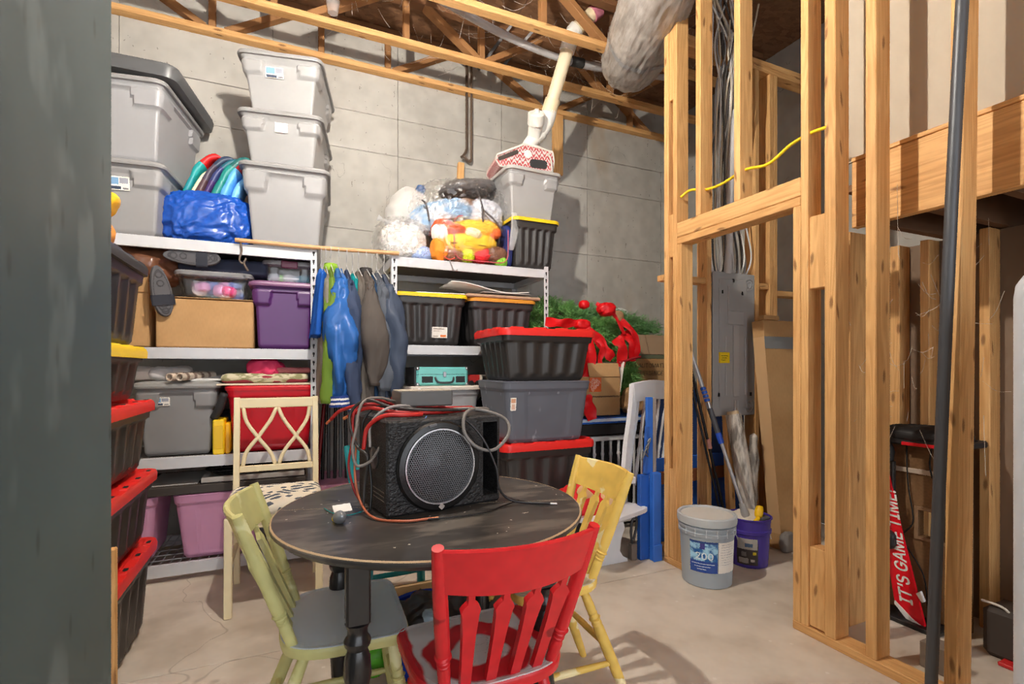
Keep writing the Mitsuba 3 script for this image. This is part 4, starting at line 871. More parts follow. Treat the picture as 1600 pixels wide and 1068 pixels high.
# third shelf: white tub, teal case, toys
tb = thing('storage_tub', 'grey storage tub with white lid under the teal case', 'storage tub')
put('tub_body', tote_mesh(.50, .42, .34, 'panel', .86), pr((150, 152, 154), .4), tb, to=at(.935, 3.43, .669), smooth=40)
put('lid', lid_mesh(.52, .44, 'flat'), pr((214, 204, 192), .5), tb, to=at(.935, 3.43, 1.018), smooth=30)
tc = thing('record_player_case', 'small teal suitcase with black corner panels and handle', 'suitcase')
put('case_body', box(-.18, .18, -.13, .13, 0, .125, .012), pr((116, 196, 190), .4), tc, to=at(.93, 3.38, 1.034, 1))
put('case_side', box(-.196, -.181, -.125, .125, .002, .123, .004), pr((46, 50, 52), .5), tc, to=at(.93, 3.38, 1.034, 1))
put('seam', box(-.181, .181, -.131, .131, .074, .077, 0), pr((66, 120, 118), .5), tc, to=at(.93, 3.38, 1.034, 1))
for x0, x1 in ((-.145, -.07), (.09, .155)): put('speaker_panel', box(x0, x1, -.1335, -.129, .02, .062, .001), pr((34, 38, 40), .7), tc, to=at(.93, 3.38, 1.034, 1))
put('handle', tube([(-.055, -.13, .055), (-.045, -.145, .03), (-.02, -.155, .02), (.04, -.155, .02), (.065, -.145, .03), (.075, -.13, .055)], .007, 8, 5), pr((52, 58, 62), .5), tc, to=at(.93, 3.38, 1.034, 1), smooth=True)
put('latch', box(.0, .022, -.136, -.129, .058, .092, .002), CHROME, tc, to=at(.93, 3.38, 1.034, 1))
for sx in (-.172, .172):
    for z in (.008, .115): put('corner', blob(.013, .013, .013, .7, 0, n=8), CHROME, tc, to=at(.93, 3.38, 1.034, 1).translate([sx, -.122, z]), smooth=True)
tr = thing('toy_truck', 'red and white toy truck beside the teal case', 'toy truck')
put('truck_body', box(1.125, 1.215, 3.30, 3.42, 1.045, 1.105, .006), pr((170, 40, 38), .45), tr)
put('cab', cat(box(1.215, 1.285, 3.28, 3.36, 1.03, 1.05, .004), box(1.215, 1.228, 3.28, 3.36, 1.05, 1.098, .002), box(1.272, 1.285, 3.28, 3.36, 1.05, 1.098, .002), box(1.215, 1.285, 3.28, 3.36, 1.092, 1.104, .003)), pr((232, 222, 206), .45), tr)
for q in (1.15, 1.20, 1.26): put('wheel', along(lathe([(0, 0), (.02, 0), (.022, .006), (.02, .018), (0, .018)], 18), (q, 3.292, 1.042), (q, 3.31, 1.042)), BLACK, tr, smooth=30)
put('black_bag', blob(.16, .15, .16, .8, .05, 8, 44, 34, flat=-.14), pr((22, 22, 23), .5), to=at(1.44, 3.45, .815), smooth=True, cat='bag', label='dark bag on the third shelf beside the grey tub')

# ================================================================== FREESTANDING STACK RIGHT OF THE MIDDLE RACK
G4 = 'freestanding tote stack right of the middle rack'
SX, SY = 1.405, 2.85
tote(SX, SY, .001, .60, .46, .325, 0, 'rib', BLACKTOTE, 'black tote at floor level under the freestanding stack', G4, 'flat', RED, 'red lid', taper=.9)
tote(SX + .01, SY, .345, .60, .46, .325, 0, 'rib', BLACKTOTE, 'black tote with red lid below the slate tote', G4, 'chunky', RED, 'red lid', taper=.9)
def slate(p, n, uv):
    c = mix(lin((86, 90, 100)), lin((98, 102, 112)), fbm(p.x * 6, p.z * 6, p.y * 6, 3))
    sc_ = smoothstep(0.68, 0.76, fbm(p.x * 26 + 3, p.z * 11, p.y * 26, 3)) * 0.4
    return mix(c, lin((168, 172, 180)), sc_)
procmat('slate_plastic', slate, 0.38)
ks, zs_ = tote(SX - .005, SY - .01, .712, .57, .46, .352, 0, 'panel', 'slate_plastic', 'scuffed slate blue tote in the freestanding stack', G4, taper=.86, sticker=(-.232, .23, .035, .075, [(-.4, .4, .1, .42, (200, 150, 120)), (-.3, .3, -.4, 0, (206, 170, 150))]))
put('inner_floor', box(-.25, .25, -.19, .19, .345, .350, 0), pr((70, 74, 84), .5), ks, to=at(SX - .005, SY - .01, .712))
tote(SX - .0, SY - .01, 1.076, .61, .48, .268, 0, 'rib', pr((46, 44, 43), .36), 'black tote with red lid topping the freestanding stack', G4, 'chunky', RED, 'red lid', taper=.86)

# ================================================================== CHRISTMAS GARLAND, BOXES AND FURNITURE AT THE BACK RIGHT
def needles(path, rad, n, seed, ln=.045):
    g = np.random.default_rng(seed); P = spline(path, 12); d = np.gradient(P, axis=0); d /= np.linalg.norm(d, axis=1, keepdims=True)
    V, F = [], []
    ns_ = n // 26
    for _ in range(ns_):
        i = g.integers(len(P)); o = g.normal(size=3); o -= (o @ d[i]) * d[i]; o /= np.linalg.norm(o) + 1e-9
        stem = o * .85 + d[i] * g.uniform(-.5, .7); stem /= np.linalg.norm(stem)
        L0 = rad * g.uniform(.55, 1.05); base = P[i] + o * rad * .1
        t = np.linspace(.25, 1, 26); q = base + stem * (L0 * t)[:, None]
        w = g.normal(size=(26, 3)); w -= (w @ stem)[:, None] * stem; w /= np.linalg.norm(w, axis=1, keepdims=True)
        nd = w * .75 + stem * .65; nd /= np.linalg.norm(nd, axis=1, keepdims=True)
        tip = q + nd * ln * g.uniform(.7, 1.1, (26, 1)); sd = np.cross(nd, g.normal(size=(26, 3))); sd /= np.linalg.norm(sd, axis=1, keepdims=True); sd *= .0022
        b0 = sum(len(x) for x in V); V.append(np.stack([q - sd, q + sd, tip + sd * .5, tip - sd * .5], 1).reshape(-1, 3))
        k = b0 + 4 * np.arange(26); F.append(np.stack([k, k + 1, k + 2, k + 3], -1))
    return mesh(np.vstack(V), np.vstack(F))
GR1, GR2 = pr((112, 164, 88), .5), pr((92, 142, 82), .5)
def garland(name, path, rad, n, seed, label, mat, ln=.045):
    k = thing(name, label, 'garland' if name == 'garland' else 'wreath', None)
    put('stem', tube(path, .012, 7, 6), pr((70, 60, 40), .7), k, smooth=True)
    put('foliage', needles(path, rad, n, seed, ln), mat, k, kind='stuff', label='dense green artificial needles')
    return k
wr = garland('wreath', [(1.62 + .26 * (1 - math.cos(t)), 3.42 + .05 * math.sin(t), 1.36 + .23 * math.sin(t)) for t in np.linspace(-1.2, 4.4, 12)], .115, 22000, 1, 'green artificial wreath with red bows above the black tote', GR1)
garland('garland', [(2.05, 3.48, 1.56), (2.25, 3.50, 1.54), (2.45, 3.45, 1.50), (2.65, 3.44, 1.47), (2.85, 3.45, 1.42)], .13, 14000, 2, 'green artificial garland on the boxes behind the stud corner', GR2)
garland('garland', [(2.18, 3.26, 1.50), (2.26, 3.25, 1.35), (2.33, 3.22, 1.18), (2.36, 3.18, 1.05), (2.37, 3.16, .95)], .125, 16000, 3, 'green artificial garland hanging down beside the logo box', GR1)
def ribbon(pts, w, label=None, parent=None, up=(0, 1, 0), mat=None):
    P = spline(pts, 7); d = np.gradient(P, axis=0); d /= np.linalg.norm(d, axis=1, keepdims=True)
    s = np.cross(d, A(*up)); s /= np.maximum(np.linalg.norm(s, axis=1, keepdims=True), 1e-6); n_ = np.cross(s, d)
    R = [[p - a * w / 2 * e - b * .0015, p + b * (.16 * w * c - .0015), p + a * w / 2 * e - b * .0015, p + a * w / 2 * e + b * .0015, p + b * (.16 * w * c + .0015), p - a * w / 2 * e + b * .0015] for p, a, b, c, e in zip(P, s, n_, np.cos(np.arange(len(P)) * .55), .88 + .14 * np.sin(np.arange(len(P)) * .8))]
    return put('ribbon', loft(R), mat or pr((206, 14, 22), .45), parent, smooth=50, label=label)
bw = thing('red_bow', 'big red fabric bow with long tails on the wreath', 'bow')
ribbon([(1.62, 3.08, 1.475), (1.72, 3.03, 1.465), (1.84, 3.05, 1.47), (1.92, 3.05, 1.46)], .07, parent=bw, up=(0, 1, .4))
ribbon([(1.86, 3.03, 1.44), (1.98, 3.00, 1.38), (2.06, 2.99, 1.28), (2.12, 2.99, 1.22)], .085, parent=bw)
ribbon([(1.85, 3.03, 1.43), (1.90, 3.01, 1.28), (1.88, 3.00, 1.16), (1.83, 3.00, 1.09)], .075, parent=bw)
ribbon([(1.90, 3.03, 1.42), (1.94, 2.98, 1.27), (1.91, 2.98, 1.12), (1.875, 2.98, 1.03)], .075, parent=bw)
ribbon([(2.02, 3.05, 1.62), (2.12, 3.01, 1.56), (2.17, 3.00, 1.50), (2.23, 3.00, 1.40)], .03, parent=bw)
ribbon([(2.16, 3.01, 1.37), (2.20, 2.98, 1.30), (2.19, 2.99, 1.16)], .095, parent=bw)
ribbon([(2.25, 3.03, 1.42), (2.30, 2.99, 1.33), (2.30, 3.00, 1.20)], .085, parent=bw)
put('knot', blob(.06, .04, .034, .8, .02, 20, 4, 24), pr((206, 14, 22), .45), bw, to=at(2.09, 3.02, 1.575, 0), smooth=True)
put('knot', blob(.055, .04, .03, .8, .01, 20, 6, 20), pr((206, 14, 22), .45), bw, to=at(1.90, 3.05, 1.462), smooth=True)
ribbon([(2.20, 3.00, 1.50), (2.28, 2.97, 1.42), (2.33, 2.97, 1.32), (2.32, 2.98, 1.24)], .05, parent=bw)
ribbon([(1.96, 3.02, 1.40), (2.03, 2.98, 1.31), (2.01, 2.99, 1.20), (2.05, 2.99, 1.12)], .05, parent=bw)
put('knot', blob(.03, .03, .025, .8, .01, 20, 7, 16), pr((206, 14, 22), .45), bw, to=at(1.98, 3.15, 1.62), smooth=True)
ribbon([(1.83, 2.90, .965), (1.845, 2.88, .90), (1.87, 2.87, .80)], .10, parent=bw)
put('twig', tube([(2.18, 2.99, 1.19), (2.30, 2.98, 1.225), (2.36, 2.98, 1.235)], .010, 6, 4), pr((150, 24, 32), .5), bw, smooth=True)
put('pine_cone', blob(.045, .04, .045, .9, .012, 40, 8, 18), pr((168, 128, 92), .8), to=at(2.40, 3.32, 1.56), smooth=True, cat='pine cone', label='tan decoration on the garland below the white chair back')
# folding chair back behind
fc = thing('folding_chair', 'white metal folding chair standing behind the garland', 'folding chair')
put('back_frame', tube([(2.33, 3.62, .03), (2.33, 3.66, 1.40), (2.345, 3.67, 1.62), (2.37, 3.67, 1.665), (2.44, 3.67, 1.675), (2.66, 3.67, 1.675), (2.73, 3.67, 1.665), (2.76, 3.67, 1.62), (2.775, 3.66, 1.40), (2.775, 3.62, .03)], .014, 10, 5), pr((222, 222, 222), .35), fc, smooth=True)
put('back_panel', box(2.36, 2.745, 3.662, 3.672, 1.44, 1.655, .004), pr((206, 206, 208), .35), fc)
put('seat', box(2.35, 2.76, 3.40, 3.68, .86, .88, .006), WHITE, fc)
# cardboard box with the orange store print
hb = thing('cardboard_box', 'open cardboard box with an orange square print under the ribbon', 'cardboard box')
put('carton', box(1.80, 2.165, 2.96, 3.30, .815, 1.09, .003), 'cardboard', hb)
put('flap', tf(box(1.90, 2.16, 2.952, 2.957, 1.09, 1.19, .001), rot(-16, [1, 0, 0], [0, 2.955, 1.09])), 'cardboard', hb)
put('flap', tf(box(2.166, 2.170, 2.96, 3.28, .98, 1.20, .001), rot(10, [0, 1, 0], [2.167, 3.1, 1.0])), pr((226, 222, 214), .7), hb)
put('seam_tape', box(1.80, 2.165, 2.957, 2.9595, .945, .955, 0), pr((110, 84, 58), .7), hb)
hp = put('print_panel', box(1.90, 2.00, 2.9565, 2.959, .985, 1.085, 0), pr((206, 92, 40), .7), hb, label='orange square store emblem')
lt = []
for s_, w_, dz in (('THE', .018, .028), ('HOME', .021, .004), ('DEPOT', .021, -.022)):
    m = meshkit.text_mesh(s_, w_, .001); m.apply_translation((-m.bounds[1][0] / 2, dz, 0)); lt.append(m)
lm = tf(cat(lt), rot(90, [1, 0, 0]) @ rot(42, [0, 0, 1])); lm.apply_translation((1.95, 2.9560, 1.033))
put('lettering', lm, pr((236, 214, 196), .7), hp)
# boxes at the far right
cbx = thing('cardboard_box', 'brown printed carton half hidden by the stud corner', 'cardboard box', 'cartons by the stud corner')
put('carton', box(2.46, 2.90, 3.20, 3.50, .83, 1.225, .004), 'cardboard', cbx)
put('inner_green', box(2.50, 2.90, 3.205, 3.45, 1.226, 1.262, .003), pr((96, 104, 82), .7), cbx)
for q, (s_, hh) in enumerate((('V AUTOMATIC', .034), ('EXPERIENCE', .034))):
    m = tf(meshkit.text_mesh(s_, hh, .001), rot(90, [1, 0, 0])); m.apply_translation((2.47, 3.1985, 1.155 - .06 * q)); put('lettering', m, pr((70, 48, 32), .7), cbx)
cbx = thing('cardboard_box', 'opened cardboard flap box on the printed carton', 'cardboard box', 'cartons by the stud corner')
put('carton', tf(box(2.50, 2.92, 3.20, 3.21, 1.262, 1.43, .002), rot(-18, [1, 0, 0], [2.5, 3.2, 1.262])), pr((156, 132, 106), .8), cbx)
put('flap_line', tf(box(2.62, 2.623, 3.197, 3.20, 1.27, 1.425, 0), rot(-18, [1, 0, 0], [2.5, 3.2, 1.262])), pr((120, 98, 76), .8), cbx)
put('carton_wall', box(2.88, 2.92, 3.21, 3.42, 1.262, 1.36, .002), 'cardboard', cbx)
put('paper_bag', blob(.075, .07, .09, .8, .03, 16, 19, 26, flat=-.085), pr((172, 136, 96), .8), to=at(2.325, 3.0, .905), smooth=True, cat='paper bag', label='crumpled brown paper bag below the hanging garland')
# low stack: blue panel, dark box, white crib rail
bp = thing('blue_board', 'flat blue board lying on dark cartons behind the white rocking chair', 'board')
put('panel_board', box(1.79, 2.86, 2.90, 3.52, .765, .805, .003), pr((44, 96, 182), .45), bp)
put('panel_edge', box(1.79, 2.86, 2.893, 2.899, .78, .80, 0), pr((190, 204, 222), .5), bp)
db = thing('black_box', 'black flat carton under the blue board', 'box')
put('carton', box(1.80, 2.84, 2.91, 3.50, .688, .764, .003), pr((30, 28, 28), .6), db)
cr = thing('crib_rail', 'white spindled crib rail standing under the black carton', 'crib rail')
put('top_rail', box(1.76, 2.70, 2.93, 2.97, .640, .672, .004), WHITE, cr); put('bottom_rail', box(1.76, 2.70, 2.93, 2.97, .05, .085, .004), WHITE, cr)
for q in np.arange(1.80, 2.70, .0685):
    put('spindle', tf(lathe([(.010, .085), (.010, .16), (.014, .17), (.010, .18), (.008, .36), (.010, .53), (.014, .54), (.014, .55), (.010, .56), (.011, .64)], 10), trans(q, 2.95, 0)), pr((206, 206, 206), .4), cr, smooth=40)
put('dark_box', box(1.80, 2.80, 3.02, 3.50, .001, .685, .004), pr((26, 24, 24), .7), cat='box', label='big dark carton behind the white crib rail')

# ================================================================== ROUND TABLE
TX, TY, TR = .383, 1.445, .438
tb = thing('dining_table', 'round black painted table with scuffed top and turned legs', 'table')
put('tabletop', tf(lathe([(0, .716), (TR - .03, .716), (TR - .015, .720), (TR - .006, .728), (TR, .7335), (TR, .7395), (TR - .003, .7435), (TR - .009, .745), (0, .745)], 120), trans(TX, TY, 0)), 'table_paint', tb, smooth=35)
put('worn_edge', tf(lathe([(TR - .0015, .7422), (TR - .0032, .7445), (TR - .0053, .7456), (TR - .0058, .7450), (TR - .0025, .7417)], 120, False), trans(TX, TY, 0)), pr((176, 150, 118), .6), tb, smooth=30, label='thin bare wood line along the rim')
put('leaf_seam', tf(box(-TR + .004, TR - .004, -.001, .001, .7448, .7454, 0), trans(TX, TY, 0) @ rotz(-16)), pr((132, 118, 100), .7), tb, label='pale seam across the top')
put('apron', cat([beam((TX + x0, TY + y0, .695), (TX + x1, TY + y1, .695), .02, .04, (0, 0, 1)) for x0, y0, x1, y1 in ((-.235, -.235, .235, -.235), (-.235, .235, .235, .235), (-.235, -.235, -.235, .235), (.235, -.235, .235, .235))]), pr((34, 33, 32), .45), tb)
for sx in (-1, 1):
    for sy in (-1, 1):
        prof = [(.018, 0), (.026, .01), (.031, .03), (.022, .05), (.020, .06), (.024, .08), (.028, .16), (.033, .24), (.036, .29), (.030, .335), (.024, .35), (.031, .36), (.033, .37), (.024, .385), (.028, .405), (.037, .44), (.034, .48), (.026, .50), (.034, .51), (.036, .52), (.027, .533), (.026, .545), (.033, .56)]
        m = cat(lathe([(.86 * r_, z_) for r_, z_ in prof], 28), box(-.027, .027, -.027, .027, .56, .716, .005))
        put('leg', tf(m, trans(TX + sx * .243, TY + sy * .243, 0)), pr((30, 29, 29), .25), tb, smooth=32)

# ================================================================== CHAIRS (arrow-back farm chairs)
def spindle(p0, p1, w=1.0):
    """Flat arrow spindle from p0 up to p1."""
    l = float(np.linalg.norm(A(*p1) - A(*p0)))
    prof = [(.010, 0), (.012, .02), (.013, .30), (.015, .60), (.0185, .80), (.0215, .845), (.016, .885), (.0075, .915), (.007, 1.0)]
    R = []
    for hw, q in prof:
        t = .0075 if q < .85 else .006
        R.append([(-t, -hw * w, q * l), (t, -hw * w, q * l), (t * 1.0, hw * w, q * l), (-t, hw * w, q * l)])
    m = loft(R)
    d = (A(*p1) - A(*p0)) / l; yv = A(0, 1, 0) - d * d[1]; yv /= np.linalg.norm(yv); xv = np.cross(yv, d)
    mat = np.eye(4); mat[:3, 0], mat[:3, 1], mat[:3, 2], mat[:3, 3] = xv, yv, d, p0
    return tf(m, mat)
def turned(p0, p1, r0, r1, rings=(.30, .34, .38), n=16):
    l = float(np.linalg.norm(A(*p1) - A(*p0))); q = np.linspace(0, 1, 40)
    r = r0 + (r1 - r0) * np.sin(np.pi * np.clip(q, 0, 1)) ** .8
    for c in rings: r = r + .0032 * np.exp(-((q - c) / .012) ** 2)
    q2 = np.sort(np.r_[q, [c + e for c in rings for e in (-.012, .006, .012)]]); r = np.interp(q2, q, r0 + (r1 - r0) * np.sin(np.pi * q) ** .8)
    for c in rings: r = r + .0035 * (np.abs(q2 - c) < .004) - .002 * (np.abs(np.abs(q2 - c) - .012) < .003)
    return along(lathe([(a, b * l) for a, b in zip(r, q2)], n), p0, p1)
def farm_chair(x, y, rz, mat, seatmat, label, seat_z=.45, top=.80, wb=.13, wt=.18, splay=.0, hw=.19, depth=.175):
    k = thing('dining_chair', label, 'chair', 'farm chairs around the round table'); to = at(x, y, 0, rz)
    th = .034; r_ = []
    n = 48; a = np.linspace(0, 2 * np.pi, n, endpoint=False)
    fr = np.cos(a) > 0
    ox = np.where(fr, np.abs(np.cos(a)) ** .26 * (depth - .035), -np.abs(np.cos(a)) ** .62 * (depth + .015)); oy = np.sign(np.sin(a)) * np.abs(np.sin(a)) ** np.where(fr, .26, .55) * hw
    rad = np.where(np.cos(a) < 0, 1, 1)
    def ring(s, z): return np.c_[ox * s, oy * s, np.full(n, z)]
    edge = loft([ring(.93, seat_z - th), ring(.985, seat_z - th + .006), ring(1, seat_z - .014), ring(1, seat_z - .006), ring(.985, seat_z - .0012), ring(.95, seat_z - .012)], True)
    put('seat', edge, mat, k, to=to, smooth=40)
    put('seat_top', loft([ring(.984, seat_z - .0014), ring(.972, seat_z + .0004), ring(.8, seat_z - .004), ring(.3, seat_z - .006)], True), seatmat, k, to=to, smooth=40)
    xb, xt = -.148, -.272
    for s in (-1, 1):
        put('back_post', turned((xb, s * wb, seat_z - .02), (xt, s * wt, top), .0125, .0165, (.22, .25, .28)), mat, k, to=to, smooth=40)
    # curved top rail
    R = []
    for q in np.linspace(-1, 1, 22):
        yy = q * (wt + .0); bow = -.045 * (1 - q * q)
        z0 = top - .100 - .012 * (1 - q * q); z1 = top - .004 + .0 * (1 - q * q)
        xs0 = xb + (xt - xb) * (z0 - seat_z) / (top - seat_z); xs1 = xb + (xt - xb) * (z1 - seat_z) / (top - seat_z)
        R.append([(xs0 + bow - .007, yy, z0), (xs0 + bow + .007, yy, z0), (xs1 + bow + .007, yy, z1 - .003), (xs1 + bow + .003, yy, z1), (xs1 + bow - .004, yy, z1), (xs1 + bow - .008, yy, z1 - .004)])
    put('top_rail', loft(R), mat, k, to=to, smooth=30)
    for q in (-.6, -.2, .2, .6):
        zt = top - .104; xt2 = xb + (xt - xb) * (zt - seat_z) / (top - seat_z) - .045 * (1 - q * q)
        put('spindle', spindle((xb - .012 * (1 - q * q), q * wb * 1.12, seat_z - .012), (xt2, q * wt, zt)), mat, k, to=to, smooth=25)
    F = [(.095, .125, .155, .175), (.095, -.125, .155, -.175), (-.12, .12, -.285, .165), (-.12, -.12, -.285, -.165)]
    L_ = []
    for x0, y0, x1, y1 in F:
        p0, p1 = A(x0, y0, seat_z - th + .004), A(x1, y1, .001)
        put('leg', turned(tuple(p1), tuple(p0), .0125, .0185, (.70, .74, .78)), mat, k, to=to, smooth=40)
        L_.append((p0, p1))
    P = lambda i, t: L_[i][0] + (L_[i][1] - L_[i][0]) * t
    for i, j, t, t2 in ((0, 2, .62, .62), (1, 3, .62, .62), (0, 1, .48, .48), (2, 3, .48, .48)):
        put('stretcher', turned(tuple(P(i, t)), tuple(P(j, t2)), .008, .0115, ()), mat, k, to=to, smooth=40)
    return k
GS = pr((180, 189, 194), .4)
farm_chair(.160, 1.510, -2, 'green_paint', GS, 'sage green wooden chair with grey seat left of the round table')
farm_chair(.440, 1.215, 90, 'red_paint', 'red_seat_paint', 'glossy red wooden chair with worn grey seat nearest the camera')
farm_chair(.775, 1.555, 177, 'yellow_paint', pr((188, 180, 160), .4), 'worn yellow wooden chair right of the round table')
farm_chair(.405, 2.075, 270, 'teal_paint', pr((70, 120, 124), .5), 'teal wooden chair tucked in behind the round table')

# cream side chair with damask seat against the left rack
wc = thing('side_chair', 'cream side chair with interlaced back and grey damask seat', 'chair')
X0, X1 = -.283, .108
for x in (X0, X1):
    put('back_leg', cat(beam((x + .015, 3.03, .001), (x + .015, 2.995, .50), .030, .034, (0, 1, 0)), beam((x + .015, 2.995, .49), (x + .015, 3.045, .992), .030, .030, (0, 1, 0))), CREAM, wc)
    put('front_leg', beam((x + .015, 2.62, .001), (x + .015, 2.635, .455), .034, .034, (0, 1, 0)), CREAM, wc)
    put('side_stretcher', box(x + .006, x + .024, 2.64, 3.0, .20, .228, .003), CREAM, wc)
    put('side_rail', box(x + .004, x + .026, 2.635, 3.0, .40, .458, .003), CREAM, wc)
put('front_rail', box(X0, X1 + .03, 2.618, 2.64, .40, .458, .003), CREAM, wc); put('rear_rail', box(X0, X1 + .03, 2.985, 3.005, .42, .458, .003), CREAM, wc)
put('top_rail', box(X0 + .002, X1 + .028, 3.03, 3.056, .935, .988, .004), CREAM, wc)
put('lower_rail', box(X0 + .03, X1, 2.998, 3.018, .595, .628, .003), CREAM, wc)
xc, hwid = (X0 + X1 + .03) / 2, (X1 - X0 - .03) / 2
def lat(p): return [(xc + hwid * a, 3.012 + .03 * (b - .0), .628 + .308 * b) for a, b in p]
for s in (-1, 1):
    put('lattice', tube(lat([(s * .92, 1.0), (s * .82, .75), (s * .5, .46), (s * .2, .22), (s * .05, .0)]), .0105, 8, 6), CREAM, wc, smooth=True)
    put('lattice', tube(lat([(s * .02, 1.0), (s * .18, .78), (s * .5, .50), (s * .82, .24), (s * .92, .0)]), .0105, 8, 6), CREAM, wc, smooth=True)
put('cushion', tf(slab(.44, .43, .07, [(.03, 0), (.006, .008), (0, .03), (.008, .052), (.03, .066), (.10, .074), (.2, .077)], 8, 8), trans(xc, 2.805, .458)), 'damask_fabric', wc, smooth=True)

# ================================================================== SUBWOOFER AND CABLES ON THE TABLE
BOX = at(.389, 1.512, .7455, 9.1)
sw_ = thing('subwoofer_box', 'carpeted black speaker box with meshed cone and side port on the table', 'speaker')
W2, D2, HH = .179, .130, .262
body = trimesh.boolean.difference([box(-W2, W2, -D2, D2, 0, HH, .006), box(.118, .168, -D2 - .01, -D2 + .11, .022, .242, 0)], engine='manifold')
put('enclosure', body, 'box_carpet', sw_, to=BOX)
fx = np.array([[1, 0, 0, -.026], [0, 0, -1, -D2], [0, 1, 0, .128], [0, 0, 0, 1.]])       # local disc axis +z -> out of the front
FX = lambda m: tf(m, fx)
put('surround', FX(lathe([(.1275, 0), (.1275, .006), (.122, .012), (.108, .014), (.104, .010), (.104, .0)], 64, False)), pr((20, 20, 21), .3), sw_, to=BOX, smooth=35)
put('silver_ring', FX(lathe([(.1065, .013), (.1065, .017), (.1025, .017), (.1015, .011)], 72, False)), pr((196, 196, 200), .25, .8), sw_, to=BOX, smooth=35)
put('cone', FX(lathe([(.1035, .010), (.096, .012), (.085, .002), (.045, .0008), (.03, .006), (0, .010)], 64, False)), pr((14, 16, 20), .3), sw_, to=BOX, smooth=40)
hx = []
pitch = .0066
for i in range(-20, 21):
    for j in range(-20, 21):
        px_, py_ = (i + .5 * (j % 2)) * pitch, j * pitch * .866
        if px_ * px_ + py_ * py_ < .1005 ** 2:
            t = np.radians(30 + 60 * np.arange(6)); ro, ri = pitch * .578, pitch * .42
            z = .0155 + .004 * math.sqrt(max(0, 1 - (px_ ** 2 + py_ ** 2) / .0104))
            o = np.c_[px_ + ro * np.cos(t), py_ + ro * np.sin(t), np.full(6, z)]; q = np.c_[px_ + ri * np.cos(t), py_ + ri * np.sin(t), np.full(6, z)]
            hx.append((np.vstack([o, q]), np.array([[k, (k + 1) % 6, 6 + (k + 1) % 6, 6 + k] for k in range(6)])))
V = np.vstack([h[0] for h in hx]); Fq = np.vstack([h[1] + 12 * i for i, h in enumerate(hx)])
put('grille_mesh', FX(mesh(V, Fq)), pr((112, 114, 118), .3, .5), sw_, to=BOX, kind='stuff')
put('badge', FX(tf(box(-.007, .007, -.007, .007, .017, .019, 0), trans(0, -.1125, 0) @ rotz(45))), pr((206, 200, 194), .3, .5), sw_, to=BOX)
put('frame_tab', FX(tf(box(-.012, .012, -.004, .004, .012, .0165, .001), rotz(12) @ trans(0, .119, 0))), pr((90, 90, 92), .4), sw_, to=BOX)
put('side_terminal', tf(lathe([(0, 0), (.03, 0), (.032, .004), (0, .006)], 24), rot(-90, [0, 1, 0])), pr((60, 58, 56), .3), sw_, to=BOX.translate([-W2, -.03, .15]), smooth=30)
for q in range(3): put('side_groove', box(-W2 - .001, -W2 + .001, -.11, .02, .04 + .012 * q, .043 + .012 * q, 0), pr((90, 84, 78), .4), sw_, to=BOX)
am = thing('amplifier', 'dusty grey amplifier box lying on the speaker', 'amplifier')
put('housing', slab(.165, .115, .006, [(.004, 0), (0, .004), (0, .042), (.002, .046), (.004, .047)], 3, 4), pr((84, 82, 80), .5), am, to=at(.375, 1.545, 1.034, 3), smooth=30)
put('top_plate', slab(.158, .108, .005, [(.0, 0), (.001, .002)], 3, 4), pr((150, 140, 126), .85), am, to=at(.375, 1.545, 1.081, 3), label='dust-covered top')
put('screw', tf(lathe([(0, 0), (.005, 0), (.004, .003), (0, .004)], 10), np.eye(4)), WHITE, am, to=at(.37, 1.56, 1.083))
def cable(name, pts, r, c, label, rough=.4, group='cables on the speaker box', cat_='cable', tip=None):
    k = thing(name, label, cat_, group)
    put('insulation', tube(pts, r, 8, 8), pr(c, rough), k, smooth=True)
    if tip:
        P = spline(pts, 8); d = (P[-1] - P[-2]) / np.linalg.norm(P[-1] - P[-2])
        put('bare_end', tube([P[-1], P[-1] + d * .02], r * .8, 8, 0), pr(tip, .4, .5), k, smooth=40)
    return k
ZT = 1.012
cable('power_cable', [(.55, 1.55, ZT + .006), (.47, 1.50, ZT + .004), (.38, 1.455, ZT + .006), (.28, 1.455, ZT + .010), (.205, 1.50, ZT + .022), (.155, 1.55, ZT - .005)], .0058, (168, 34, 30), 'thick red cable running across the front of the speaker top', tip=(196, 120, 80))
cable('power_cable', [(.56, 1.60, ZT + .006), (.48, 1.58, ZT + .008), (.42, 1.62, ZT + .010), (.30, 1.58, ZT + .014), (.21, 1.545, ZT + .03), (.14, 1.60, ZT + .01), (.11, 1.625, ZT - .02)], .0052, (170, 30, 30), 'thick red cable behind the amplifier', tip=(206, 110, 80))
cable('power_cable', [(.345, 1.42, ZT + .005), (.29, 1.405, ZT + .006), (.235, 1.42, ZT + .004), (.195, 1.445, ZT - .03), (.185, 1.45, ZT - .09)], .0060, (180, 36, 32), 'short thick red cable at the speaker front left corner')
cable('power_cable', [(.33, 1.60, ZT + .02), (.26, 1.60, ZT + .04), (.20, 1.58, ZT + .035), (.165, 1.55, ZT + .0), (.17, 1.50, .93), (.165, 1.48, .85), (.175, 1.45, .78), (.20, 1.36, .752), (.27, 1.305, .750), (.34, 1.30, .750)], .0034, (170, 92, 62), 'copper coloured twin cable looping down to the table top', tip=(206, 130, 90))
cable('power_cable', [(.30, 1.57, ZT + .02), (.22, 1.55, ZT + .045), (.17, 1.53, ZT + .01), (.16, 1.50, .94), (.150, 1.50, .87), (.165, 1.49, .80), (.19, 1.475, .752)], .0036, (150, 24, 26), 'red cable hanging at the speaker left side')
